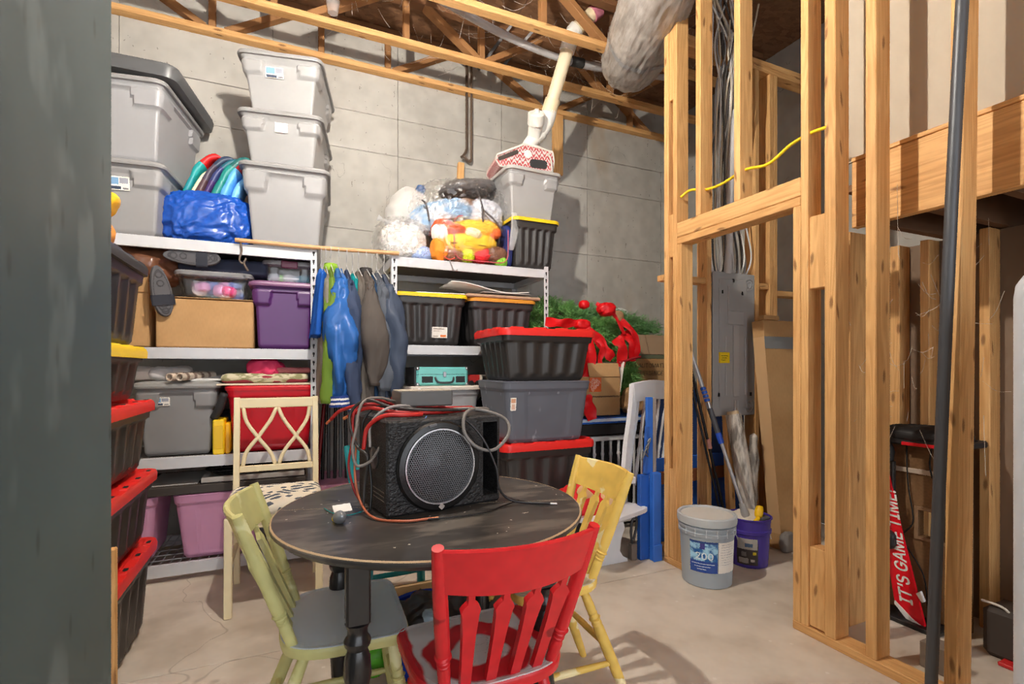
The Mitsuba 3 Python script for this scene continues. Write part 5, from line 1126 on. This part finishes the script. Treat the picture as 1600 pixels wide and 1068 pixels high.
cable('black_cable', [(.48, 1.47, ZT + .010), (.36, 1.44, ZT + .016), (.27, 1.47, ZT + .024), (.20, 1.50, ZT + .045), (.155, 1.52, ZT + .0), (.17, 1.49, .93), (.195, 1.45, .90), (.19, 1.46, .83), (.185, 1.46, .755)], .0045, (52, 48, 46), 'dark cable bundle draped over the speaker left edge')
cable('black_cable', [(.42, 1.50, ZT + .012), (.30, 1.50, ZT + .018), (.23, 1.53, ZT + .02), (.19, 1.52, ZT - .03), (.20, 1.47, .90), (.205, 1.44, .82), (.20, 1.43, .752)], .0038, (22, 22, 22), 'black cable down the speaker side beside the copper one')
cable('grey_cable', [(.31, 1.55, ZT + .03), (.235, 1.52, ZT + .05), (.185, 1.49, ZT + .035), (.165, 1.46, ZT - .04), (.155, 1.45, .93), (.165, 1.44, .88), (.20, 1.43, .89), (.225, 1.42, .93)], .0042, (116, 108, 102), 'grey brown cable looping at the speaker left edge')
cable('grey_cable', [(.36, 1.52, ZT + .012), (.30, 1.47, ZT + .028), (.245, 1.45, ZT + .02), (.205, 1.45, ZT - .02), (.20, 1.43, .93)], .0040, (150, 144, 140), 'pale grey cable across the speaker top')
cable('loop_cable', [(.455, 1.475, ZT + .012), (.50, 1.45, ZT + .014), (.555, 1.43, ZT + .004), (.60, 1.40, ZT - .02), (.595, 1.37, ZT - .06), (.545, 1.355, ZT - .10), (.49, 1.35, ZT - .09), (.455, 1.36, ZT - .05), (.46, 1.385, ZT - .005), (.49, 1.42, ZT + .012), (.54, 1.47, ZT + .012), (.58, 1.50, ZT + .006)], .0052, (112, 108, 104), 'grey cable looped over the speaker front right corner')
cable('loop_cable', [(.455, 1.385, ZT - .005), (.485, 1.365, ZT - .035), (.515, 1.352, ZT - .08), (.545, 1.345, .86), (.555, 1.345, .80), (.585, 1.35, .765), (.63, 1.34, .751), (.70, 1.30, .750)], .0036, (36, 36, 38), 'black cable dropping down the speaker front to the table', tip=(226, 226, 226))
cable('loop_cable', [(.33, 1.295, .750), (.42, 1.29, .749), (.50, 1.30, .749), (.56, 1.335, .749), (.63, 1.37, .750)], .0022, (20, 20, 20), 'thin black cord lying in front of the speaker', group=None)
cable('thin_wire', [(.352, 1.395, ZT + .002), (.335, 1.378, ZT - .02), (.31, 1.37, ZT - .06), (.285, 1.366, ZT - .10)], .0014, (60, 110, 170), 'thin blue wire hanging over the speaker front', tip=(230, 230, 230))
cable('thin_wire', [(.085, 1.52, .749), (.105, 1.46, .749), (.14, 1.42, .750), (.18, 1.44, .750)], .0016, (20, 120, 120), 'thin teal wire lying on the table by the bulb', group=None, tip=(220, 224, 224))
lbk = thing('light_bulb', 'small clear glass bulb with yellow neck and paper tag on the table', 'light bulb')
put('glass', tf(lathe([(0, -.022), (.010, -.020), (.016, -.010), (.017, 0), (.013, .012), (.008, .020), (0, .021)], 18), rot(70, [1, 0, 0])), pr((130, 134, 138), .12, .4, clear=.8), lbk, to=at(.115, 1.365, .763, 20), smooth=True)
put('neck', tf(lathe([(0, .018), (.008, .018), (.008, .034), (0, .034)], 14), rot(70, [1, 0, 0]) @ rot(180, [1, 0, 0])), YEL, lbk, to=at(.115, 1.365, .763, 20), smooth=35)
put('paper_tag', box(-.024, .024, -.013, .013, 0, .001, 0), PAPER, lbk, to=at(.125, 1.415, .772, 12).rotate([1, 0, 0], 35))
# things on the floor below the table
ut = thing('blue_tub', 'blue tub of black and green things under the table', 'tub')
put('tub_wall', tf(lathe([(.13, .0), (.165, .28), (.172, .285), (.160, .28), (.125, .01), (0, .012)], 40, False), np.eye(4)), pr((20, 60, 190), .4), ut, to=at(.46, 1.75, .001), smooth=40)
put('black_filling', blob(.135, .13, .06, .9, .03, 14, 8, 30), pr((18, 18, 19), .45), ut, to=at(.46, 1.74, .255), smooth=True)
put('pale_ball', blob(.028, .03, .024, .9, .004, 30, 4, 16), pr((140, 164, 178), .4), ut, to=at(.425, 1.655, .305), smooth=True)
put('green_bag', blob(.06, .09, .08, .8, .03, 18, 15, 26), pr((84, 164, 44), .35), to=at(.25, 1.79, .20), smooth=True, cat='bag', label='small bright green plastic bag beside the blue tub')
put('olive_cloth', blob(.10, .08, .06, .8, .03, 14, 18, 26), pr((130, 126, 76), .8), to=at(.40, 1.555, .06), smooth=True, cat='cloth', label='olive cloth in front of the blue tub under the table')
put('red_bag', tf(blob(.15, .05, .05, .8, .015, 12, 25, 28), rot(14, [0, 1, 0])), pr((176, 20, 34), .3), to=at(.755, 1.76, .25, -10), smooth=True, cat='bag', label='shiny red bag right of the blue tub under the table')
put('grey_bag', tf(blob(.11, .07, .15, .8, .02, 12, 26, 28), rot(10, [0, 1, 0])), pr((104, 106, 110), .4), to=at(.73, 1.68, .17), smooth=True, cat='bag', label='grey bag right of the blue tub under the table')
put('tan_board', box(.20, .64, 1.945, 1.965, .001, .30, .003), pr((176, 140, 96), .6), cat='board', label='low tan board behind the blue tub under the table')

# ================================================================== WHITE ROCKING CHAIR, TOY, BLUE BOARDS
rc = thing('rocking_chair', 'white slatted rocking chair half hidden by the stud corner', 'rocking chair')
RW = pr((214, 216, 220), .42)
def flat_curve(pts, w, t, up):
    P = spline(pts, 8); d = np.gradient(P, axis=0); d /= np.linalg.norm(d, axis=1, keepdims=True); u = A(*up) / np.linalg.norm(up); s = np.cross(d, u); s /= np.linalg.norm(s, axis=1, keepdims=True)
    w = np.interp(np.linspace(0, 1, len(P)), np.linspace(0, 1, len(w)), w)
    return loft([[p - a * ww / 2 - u * t / 2, p + a * ww / 2 - u * t / 2, p + a * ww / 2 + u * t / 2, p - a * ww / 2 + u * t / 2] for p, a, ww in zip(P, s, w)])
bdir = A(.95, .31, 0); nrm = (.31, -.95, 0)
post = [(1.80, 2.47, .40), (1.845, 2.475, .53), (1.875, 2.49, .68), (1.905, 2.50, .82), (1.928, 2.51, .94), (1.94, 2.515, 1.05)]
put('back_post', flat_curve(post, [.05, .052, .056, .05, .045, .05], .03, nrm), RW, rc, smooth=40)
put('back_post', flat_curve([tuple(A(*p) + bdir * .44) for p in post], [.05, .052, .056, .05, .045, .05], .03, nrm), RW, rc, smooth=40)
e0 = A(1.925, 2.505, 1.0)
put('crest_rail', flat_curve([tuple(e0), tuple(e0 + bdir * .22 + A(0, 0, .012)), tuple(e0 + bdir * .46)], [.115, .125, .115], .026, nrm), RW, rc, smooth=40)
for q in (.075, .155, .235, .315, .385):
    b0, b1 = A(1.81, 2.48, .42) + bdir * q * 1.0, A(1.92, 2.51, .96) + bdir * q
    put('back_spindle', along(lathe([(.010, 0), (.013, .1), (.010, .2), (.015, .22), (.010, .24), (.013, .42), (.009, .56)], 10), tuple(b0), tuple(b1)), RW, rc, smooth=40)
put('seat', tf(slab(.48, .46, .05, [(.01, 0), (0, .01), (0, .03), (.02, .036)], 5, 6), trans(1.66, 2.52, .29) @ rotz(20)), RW, rc, smooth=40)
pl = [(1.60, .0), (1.83, .0), (1.83, .018), (1.80, .03), (1.775, .07), (1.785, .14), (1.81, .20), (1.80, .25), (1.775, .29), (1.70, .29), (1.71, .25), (1.70, .20), (1.67, .12), (1.63, .07), (1.60, .04)]
put('rocker_side', tf(extrude(pl, .03), np.array([[1, 0, 0, 0], [0, 0, -1, 2.46], [0, 1, 0, .001], [0, 0, 0, 1.]])), RW, rc)
put('rocker_side', tf(extrude(pl, .03), np.array([[1, 0, 0, .02], [0, 0, -1, 2.80], [0, 1, 0, .001], [0, 0, 0, 1.]])), RW, rc)
put('arm_bracket', box(1.85, 1.885, 2.42, 2.45, .46, .50, .004), RW, rc)
ty = thing('plush_toy', 'red and tan stuffed toy lying on the white rocking chair seat', 'stuffed toy')
put('red_body', blob(.13, .10, .08, .8, .03, 14, 9, 30), pr((206, 30, 32), .7, sheen=.3), ty, to=at(1.545, 2.46, .395), smooth=True)
put('tan_head', blob(.065, .06, .06, .9, .008, 20, 10, 24), pr((216, 170, 122), .8, sheen=.3), ty, to=at(1.63, 2.40, .415), smooth=True)
for q, (dx, dy, dz, r) in enumerate(((-.05, .0, .06, .028), (.055, .02, .05, .026), (.0, -.055, -.015, .030))): put('tan_ear' if q < 2 else 'tan_muzzle', blob(r, r * .8, r, .9, .002, 30, q, 16), pr((222, 184, 142), .8), ty, to=at(1.63 + dx, 2.40 + dy, .415 + dz), smooth=True)
put('tan_arm', tube([(1.57, 2.39, .41), (1.50, 2.36, .45), (1.46, 2.36, .48)], [.024, .026, .03], 10, 5), pr((216, 172, 126), .8), ty, smooth=True)
BLU, BLU2 = pr((42, 100, 190), .45), pr((36, 86, 168), .45)
put('blue_board', box(1.905, 1.975, 2.405, 2.44, .001, .51, .004), BLU2, cat='board', label='blue board standing on the floor, narrower one left of the stud corner')
bb = thing('furniture_side', 'blue furniture panel with raised post standing against the stud corner', 'furniture panel')
put('panel', box(1.965, 2.026, 2.36, 2.40, .001, .525, .004), BLU, bb)
put('lower_block', box(1.962, 2.026, 2.352, 2.36, .001, .10, .003), BLU, bb)
put('post', box(1.955, 2.0, 2.405, 2.425, .51, .975, .003), BLU, bb)
put('post_side', box(2.001, 2.026, 2.405, 2.425, .51, .97, .003), pr((146, 136, 132), .6), bb)
put('slanted_brace', beam((1.945, 2.412, .515), (1.96, 2.412, .80), .025, .02, (0, 1, 0)), BLU2, bb)
put('blue_board', box(2.08, 3.0, 2.585, 2.605, .001, .56, .004), BLU2, cat='board', label='wide blue board behind the inner studs, lower one')
put('blue_board', box(2.20, 3.0, 2.615, 2.635, .001, 1.0, .004), pr((34, 62, 110), .5), cat='board', label='tall dark blue board behind the inner studs')
mt = thing('metal_bracket', 'small dark metal bracket on a grey foot beside the rocking chair', 'bracket')
put('foot', box(1.855, 1.895, 2.42, 2.46, .001, .10, .004), pr((110, 100, 92), .7), mt)
put('hook', tube([(1.87, 2.44, .10), (1.855, 2.43, .17), (1.865, 2.43, .24), (1.895, 2.43, .25), (1.90, 2.44, .18), (1.88, 2.44, .12)], .008, 8, 5), pr((70, 70, 72), .4, .5), mt, smooth=True)
cb_ = thing('chain_bracket', 'grey metal hinge hardware in front of the white spindles', 'hardware')
for q in range(4): put('link', tube([(1.91 + .014 * q, 2.40, .60 + .035 * q), (1.93 + .014 * q, 2.395, .64 + .03 * q), (1.955, 2.40, .62 + .02 * q)], .005, 6, 5), pr((120, 122, 126), .35, .7), cb_, smooth=True)

# ================================================================== BUCKETS, MOP, PANEL AND CARTONS IN THE DOORWAY
pb = thing('paint_bucket', 'grey paint bucket with dusty lid and blue label in the doorway', 'bucket')
PB = at(2.065, 2.045, .001, 0)
put('body', lathe([(0, 0), (.122, 0), (.127, .004), (.132, .12), (.138, .26), (.1385, .268), (.146, .27), (.147, .284), (.140, .287), (.1405, .300), (.147, .302), (.148, .315), (.141, .318), (.142, .345)], 64), pr((150, 160, 168), .4), pb, to=PB, smooth=30)
put('lid', lathe([(.142, .322), (.152, .324), (.154, .345), (.153, .362), (.148, .368), (.139, .366), (.136, .357), (.02, .357), (0, .358)], 64, False), pr((176, 182, 184), .45), pb, to=PB, smooth=30)
put('lid_dust', lathe([(.132, .3585), (0, .3592)], 48, False), pr((186, 184, 178), .85), pb, to=PB, label='dusty lid top')
def wrap(r, a0, a1, z0, z1, n=16, taper=0.0):
    t = np.radians(np.linspace(a0, a1, n)); zz = np.linspace(z0, z1, 4)
    return loft([np.c_[(r + taper * z) * np.cos(t), (r + taper * z) * np.sin(t), np.full(n, z)] for z in zz], False, False)
lb_ = put('label_print', wrap(.1295, -172, -112, .085, .245, 16, .038), 'water_print', pb, to=PB, smooth=True, label='blue watery label')
put('blue_band', wrap(.1303, -172, -112, .085, .145, 16, .038), pr((36, 66, 140), .4), lb_, to=PB, smooth=True)
put('top_band', wrap(.1303, -172, -112, .238, .248, 16, .038), pr((40, 66, 120), .4), lb_, to=PB, smooth=True)
put('emblem', wrap(.1304, -149, -139, .208, .238, 6, .038), pr((60, 60, 130), .4), lb_, to=PB, smooth=True)
def bent_text(s, h, r, a_mid, z, taper=.038):
    m = meshkit.text_mesh(s, h, .0006, True); v = m.vertices; w = m.bounds[1][0] - m.bounds[0][0]
    zc = v[:, 1] + z; rr_ = r + taper * zc + v[:, 2]; t = math.radians(a_mid) + (v[:, 0] - w / 2) / r
    m.vertices = np.c_[rr_ * np.cos(t), rr_ * np.sin(t), zc]; return m
put('lettering', bent_text('200', .034, .1306, -142, .155), pr((196, 214, 226), .4), lb_, to=PB)
for q in range(3): put('text_line', wrap(.1306, -168 + 6 * q, -118 - 9 * q, .128 - .014 * q, .132 - .014 * q, 10, .038), pr((176, 190, 214), .4), lb_, to=PB)
wl = put('label_white', wrap(.1295, -110, -58, .085, .245, 16, .038), PAPER, pb, to=PB, smooth=True, label='white label of small print')
for q in range(9): put('text_line', wrap(.1303, -106, -76 + 12 * (q % 3), .232 - .013 * q, .2335 - .013 * q, 8, .038), pr((140, 146, 156), .5), wl, to=PB)
for q in range(10): put('lid_rib', tf(box(.140, .1475, -.002, .002, .270, .316, 0), rotz(-180 + 22 * q)), pr((186, 192, 196), .4), pb, to=PB)
put('bail_handle', tube([(.149, -.012, .30), (.158, -.04, .26), (.156, -.07, .21), (.142, -.09, .185)], .0026, 6, 6), CHROME, pb, to=PB, smooth=True)
pu = thing('purple_bucket', 'purple bucket holding a cloth, a yellow tool and the mop head', 'bucket')
UB = at(2.475, 2.125, .001)
def purple(p, n, uv): return mix(lin((62, 48, 138)), lin((78, 62, 158)), fbm(p.x * 8, p.y * 8, p.z * 8, 3))
procmat('purple_plastic', purple, 0.35)
put('body', lathe([(0, 0), (.098, 0), (.103, .006), (.112, .19), (.120, .195), (.121, .212), (.114, .216), (.120, .272), (.126, .276), (.126, .282), (.119, .282), (.108, .20), (.10, .02), (0, .02)], 56, False), 'purple_plastic', pu, to=UB, smooth=30)
bl_ = put('label', wrap(.1032, -175, -112, .02, .175, 14, .045), pr((60, 56, 56), .4), pu, to=UB, smooth=True, label='printed photo label')
put('label_patch', wrap(.1040, -172, -115, .11, .172, 12, .045), pr((168, 166, 160), .4), bl_, to=UB, smooth=True)
put('label_patch', wrap(.1046, -150, -128, .125, .145, 8, .045), pr((70, 96, 130), .4), bl_, to=UB, smooth=True)
for a0, a1, z0, z1, c in ((-168, -140, .03, .06, (150, 146, 140)), (-134, -122, .04, .055, (200, 196, 190)), (-128, -118, .08, .098, (206, 186, 40)), (-160, -146, .07, .095, (110, 106, 104))):
    put('label_patch', wrap(.1046, a0, a1, z0, z1, 6, .045), pr(c, .4), bl_, to=UB, smooth=True)
put('bail_handle', tube([(.122, -.01, .20), (.135, -.03, .17), (.14, -.04, .13)], .0026, 6, 6), WHITE, pu, to=UB, smooth=True)
put('white_cloth', blob(.085, .08, .05, .8, .02, 16, 14, 28), pr((210, 204, 192), .85), to=at(2.465, 2.13, .245), smooth=True, cat='cloth', label='off-white cloth in the purple bucket')
yt = thing('yellow_tool', 'yellow plastic spray head lying in the purple bucket', 'spray head')
put('grip', tube([(2.475, 2.06, .285), (2.49, 2.065, .32), (2.50, 2.07, .345)], [.022, .024, .018], 12, 4), pr((240, 194, 20), .4), yt, smooth=True)
put('nozzle', tube([(2.465, 2.05, .285), (2.425, 2.04, .268)], .012, 10, 0), pr((240, 194, 20), .4), yt, smooth=40)
put('grey_base', blob(.045, .03, .02, .7, .002, 20, 3, 16), pr((80, 80, 84), .5), yt, to=at(2.51, 2.06, .272), smooth=True)
mp = thing('mop_pole', 'silver and blue telescopic mop pole standing in the purple bucket', 'mop')
M0, M1 = A(2.425, 2.10, .285), A(2.262, 2.40, 1.32)
q_ = lambda t: tuple(M0 + (M1 - M0) * t)
put('lower_tube', tube([q_(.0), q_(.42)], .011, 12, 0), pr((168, 168, 172), .3, .5), mp, smooth=40)
put('blue_collar', tube([q_(.40), q_(.46)], .017, 12, 0), pr((30, 70, 170), .4), mp, smooth=40)
put('dark_grip', tube([q_(.46), q_(.60)], .0165, 12, 0), pr((60, 62, 68), .5), mp, smooth=40)
put('silver_collar', tube([q_(.60), q_(.635)], .016, 12, 0), CHROME, mp, smooth=40)
for j in range(4): put('blue_ridge', tube([q_(.64 + .022 * j), q_(.657 + .022 * j)], [.017, .019, .017][0:3], 12, 0), pr((36, 84, 180), .4), mp, smooth=40)
put('upper_tube', tube([q_(.725), q_(.97)], .0125, 12, 0), pr((186, 188, 192), .3, .5), mp, smooth=40)
put('top_cap', tube([q_(.96), q_(1.0)], .015, 12, 0), BLACK, mp, smooth=40)
put('mop_foot', tube([q_(-.02), q_(.07)], [.026, .018], 12, 0), pr((150, 150, 150), .5), mp, smooth=40)
bk = thing('black_pole', 'thin black pole with a small red tag leaning behind the mop', 'pole')
put('shaft', tube([(2.285, 2.425, 1.26), (2.60, 2.36, .0)], .009, 10, 0), pr((22, 22, 24), .35), bk, smooth=40)
put('shaft_pair', tube([(2.27, 2.43, 1.22), (2.575, 2.37, .0)], .007, 10, 0), pr((30, 30, 32), .35), bk, smooth=40)
put('red_tag', tube([(2.425, 2.39, .70), (2.44, 2.387, .64)], .013, 10, 0), pr((206, 150, 140), .5), bk, smooth=40)
# electrical panel
ep = thing('electrical_panel', 'tall grey electrical breaker panel with a yellow sticker', 'electrical panel')
EG = pr((156, 157, 158), .42)
y = 2.455
put('cabinet', box(2.528, 2.897, y, 2.535, .838, 1.782, .003), pr((120, 122, 124), .45), ep)
put('cover', box(2.522, 2.903, y - .012, y - .001, .832, 1.788, .004), EG, ep)
put('door', slab(.25, .86, .004, [(0, 0), (0, .003), (.003, .0045)], 2, 2), EG, ep, to=T().translate([2.70, y - .012, 1.31]).rotate([1, 0, 0], 90))
def emb(x0, x1, z0, z1): return box(x0, x1, y - .0225, y - .012, z0, z1, .002)
put('lightened_relief', cat(emb(2.648, 2.655, 1.50, 1.70), emb(2.645, 2.79, 1.44, 1.53), emb(2.695, 2.745, .96, 1.44)), pr((164, 165, 166), .4), ep)  # relief coloured lighter than the cover so that it looks lit
for x in (2.624, 2.802): put('lightened_bar', emb(x, x + .010, .97, 1.36), pr((170, 172, 174), .4), ep)  # bars paler than the cover, as if catching the light
for x in (2.705, 2.732): put('lightened_bar', emb(x, x + .009, .86, .935), pr((176, 178, 180), .4), ep)
for z in (1.715, .895):
    for r in (.036, .018): put('knockout_ring', tf(lathe([(r, 0), (r, .003), (r + .006, .003), (r + .006, 0)], 28, False), np.eye(4)), pr((150, 152, 154), .4), ep, to=T().translate([2.845, y - .012, z]).rotate([1, 0, 0], 90), smooth=30)
for x, z in ((2.60, 1.655), (2.78, 1.655), (2.70, 1.735), (2.57, .975), (2.86, .975)): put('screw_slot', box(x - .005, x + .005, y - .020, y - .012, z - .012, z + .012, 0), DARK, ep)
put('warning_sticker', box(2.573, 2.655, y - .0255, y - .012, 1.185, 1.255, 0), pr((240, 206, 20), .5), ep)
for q in range(3): put('sticker_text', box(2.58, 2.64 - .012 * q, y - .0262, y - .0252, 1.23 - .014 * q, 1.234 - .014 * q, 0), pr((90, 76, 10), .5), ep)
# tall carton, wrapped roll, loose sheet
tl = rot(-6.5, [1, 0, 0])
bx_ = thing('cardboard_box', 'tall flat cardboard carton leaning in the doorway beyond the buckets', 'cardboard box')
CT = T().translate([2.99, 2.20, .002]).rotate([1, 0, 0], -5.5)
put('carton', box(-.17, .20, -.03, .06, 0, 1.47, .004), 'cardboard', bx_, to=CT)
put('tape_strip', box(-.171, .20, -.032, -.03, 1.28, 1.36, 0), pr((126, 128, 128), .35), bx_, to=CT)
put('side_tape', box(-.1725, -.1705, -.03, .055, .10, 1.36, 0), pr((196, 160, 118), .5), bx_, to=CT)
put('top_flap', box(-.165, -.02, -.035, .0, 1.472, 1.50, .002), 'cardboard', bx_, to=CT)
put('worn_corner', blob(.05, .02, .06, .7, .01, 30, 3, 16), pr((130, 126, 122), .6), bx_, to=at(2.84, 2.15, .06), smooth=True)
rl = thing('plastic_roll', 'roll of dusty clear plastic sheeting leaning beside the tall carton', 'plastic roll')
def film(p, n, uv):
    g = fbm(p.x * 40, p.y * 40, p.z * 7, 4)
    return mix(lin((112, 106, 100)), lin((206, 200, 190)), smoothstep(.35, .7, g))
procmat('dusty_film', film, 0.3)
put('film', tube([(2.665, 2.24, .01), (2.65, 2.31, .45), (2.632, 2.38, .85)], [.046, .050, .052, .050], 20, 6), 'dusty_film', rl, smooth=40)
put('core', tube([(2.632, 2.378, .84), (2.631, 2.384, .87)], .036, 16, 0), pr((190, 170, 140), .7), rl, smooth=40)
put('loose_film', tf(blob(.03, .025, .34, .8, .015, 12, 6, 26), rot(3, [1, 0, 0])), 'dusty_film', rl, to=at(2.715, 2.31, .38), smooth=True)
put('wood_post', beam((2.60, 2.36, .0), (2.62, 2.42, .84), .05, .04, (0, 1, 0)), 'wood_z', cat='wood board', label='loose wooden board leaning behind the plastic roll')

# ================================================================== RIGHT FOREGROUND AND UNDER THE STAIRS
mpole = thing('steel_pole', 'long dark grey metal pole leaning in front of the nearest stud', 'pole')
put('shaft', tube([(1.975, .965, .001), (1.975, .905, 1.7), (1.975, .835, 3.2)], .0175, 16, 4), pr((74, 76, 80), .45, .4), mpole, smooth=True)
uc = thing('utility_cabinet', 'pale grey plastic cabinet edge at the far right of the frame', 'cabinet')
put('body', tf(slab(.30, .40, .05, [(.02, 0), (.0, .02), (0, 1.33), (.004, 1.365), (.02, 1.392), (.05, 1.405)], 4, 8), trans(1.853, .465, .001)), pr((186, 190, 196), .4), uc, smooth=35)
put('label_plate', box(1.6995, 1.7025, .52, .60, 1.20, 1.29, .001), pr((230, 232, 236), .4), uc)
ag = thing('arcade_game', 'brown-backed arcade game with red side rail under the stairs', 'arcade game')
bd = trimesh.boolean.difference([box(2.62, 2.66, 1.14, 1.46, .02, .80, .004), box(2.60, 2.68, 1.215, 1.325, .385, .505, 0)], engine='manifold')
put('back_board', bd, 'brown_hardboard', ag)
put('board_window', cat(box(2.612, 2.622, 1.20, 1.215, .37, .52, .001), box(2.612, 2.622, 1.325, 1.34, .37, .52, .001), box(2.612, 2.622, 1.215, 1.325, .505, .52, .001), box(2.612, 2.622, 1.215, 1.325, .37, .385, .001)), pr((132, 104, 76), .7), ag)
put('cross_strip', box(2.608, 2.62, 1.15, 1.44, .668, .690, .002), pr((180, 166, 150), .6), ag)
put('top_tray', box(2.56, 2.80, 1.15, 1.46, .80, .83, .006), pr((28, 28, 30), .5), ag)
put('red_edge', box(2.55, 2.562, 1.22, 1.36, .80, .815, .002), pr((206, 20, 34), .4), ag)
put('black_net', blob(.10, .16, .03, .8, .015, 22, 8, 26), pr((20, 20, 22), .6), ag, to=at(2.66, 1.32, .845), smooth=True)
put('black_drape', tube([(2.56, 1.44, .81), (2.555, 1.42, .76), (2.555, 1.425, .62)], [.02, .03, .014], 10, 5), pr((26, 26, 28), .6), ag, smooth=True)
put('black_drape', tube([(2.56, 1.20, .82), (2.555, 1.17, .76), (2.555, 1.165, .68)], [.02, .034, .012], 10, 5), pr((26, 26, 28), .6), ag, smooth=True)
put('dangling_wire', tube([(2.612, 1.37, .80), (2.605, 1.36, .62), (2.606, 1.34, .45), (2.606, 1.38, .36), (2.605, 1.30, .22), (2.606, 1.28, .06)], .003, 5, 8), DARK, ag, smooth=True)
put('dangling_wire', tube([(2.612, 1.27, .80), (2.606, 1.275, .72), (2.606, 1.265, .66)], .003, 5, 6), DARK, ag, smooth=True)
poly = [(1.256, .012), (1.352, .415), (1.392, .62), (1.43, .80), (1.50, .80), (1.45, .55), (1.412, .30), (1.375, .07), (1.33, .022)]
put('red_rail', tf(extrude(poly, .014), np.array([[0, 0, -1, 2.546], [1, 0, 0, 0], [0, 1, 0, 0.002], [0, 0, 0, 1.]])), pr((222, 16, 36), .35), ag, label='red side rail reading IT\'S GAME TIME!')
put('white_corner', tf(extrude([(1.258, .012), (1.33, .021), (1.377, .07), (1.374, .085), (1.30, .03)], .002), np.array([[0, 0, -1, 2.5315], [1, 0, 0, 0], [0, 1, 0, 0.002], [0, 0, 0, 1.]])), WHITE, ag)
put('white_notch', tf(extrude([(1.29, .15), (1.275, .165), (1.26, .125), (1.268, .118)], .016), np.array([[0, 0, -1, 2.5465], [1, 0, 0, 0], [0, 1, 0, 0.002], [0, 0, 0, 1.]])), WHITE, ag)
m = meshkit.text_mesh("IT'S GAME TIME!", .05, .001, True); w_ = m.bounds[1][0] - m.bounds[0][0]
m.apply_scale([.50 / w_, 1.0, 1]); sh_m = np.eye(4); sh_m[0, 1] = .18; m.apply_transform(sh_m)
# text runs upward along the rail: local x -> up the rail, local y -> +Y (away), facing -X
d_ = A(0, .085, .60); d_ /= np.linalg.norm(d_); yv = np.cross(A(-1, 0, 0), d_)
mt_ = np.eye(4); mt_[:3, 0] = d_; mt_[:3, 1] = yv; mt_[:3, 2] = A(-1, 0, 0); mt_[:3, 3] = A(2.5312, 1.302, .09)
put('lettering', tf(m, mt_), WHITE, ag)
put('black_base', box(2.50, 2.80, 1.20, 1.47, .001, .020, .003), pr((30, 30, 32), .5), ag)
put('black_clip', blob(.02, .03, .04, .7, .006, 30, 5, 16), pr((24, 24, 26), .5), ag, to=at(2.525, 1.40, .36), smooth=True)
put('black_rail', box(2.538, 2.56, 1.385, 1.42, .42, .72, .003), pr((30, 32, 34), .4), ag)
put('grey_block', box(2.22, 2.30, 1.02, 1.12, .001, .10, .003), pr((120, 108, 96), .8), cat='block', label='small grey block on the slab behind the studs')
wd = thing('foam_seat', 'dark item with a white edge and red tip under the stairs', 'seat')
put('dark_body', box(2.545, 2.70, .94, 1.07, .001, .20, .02), pr((58, 50, 44), .7), wd)
put('white_rim', tube([(2.55, 1.07, .215), (2.56, 1.0, .205), (2.58, .965, .14)], .005, 8, 5), pr((196, 190, 180), .5), wd, smooth=True)
put('red_tip', box(2.50, 2.58, .93, 1.0, .001, .016, .003), pr((190, 40, 40), .4), wd)
put('dark_bag', blob(.09, .10, .15, .8, .04, 9, 9, 30, flat=-.14), pr((58, 48, 40), .8), to=at(2.66, .78, .145), smooth=True, cat='bag', label='dark bag in the deep shade under the stairs')
sh = []
for k in range(60):
    c = A(r2.uniform(2.15, 2.65), r2.uniform(1.0, 1.40), r2.uniform(.8, 1.7)); e = c + r2.normal(0, .10, 3) * A(.5, .6, 1.0)
    sh.append(tube([c, (c + e) / 2 - A(0, 0, .02), e], .0008, 3, 3))
put('cobwebs', cat(sh), pr((200, 190, 176), .8), kind='stuff', cat='cobweb', label='fine cobweb strands between the studs and stair joists')
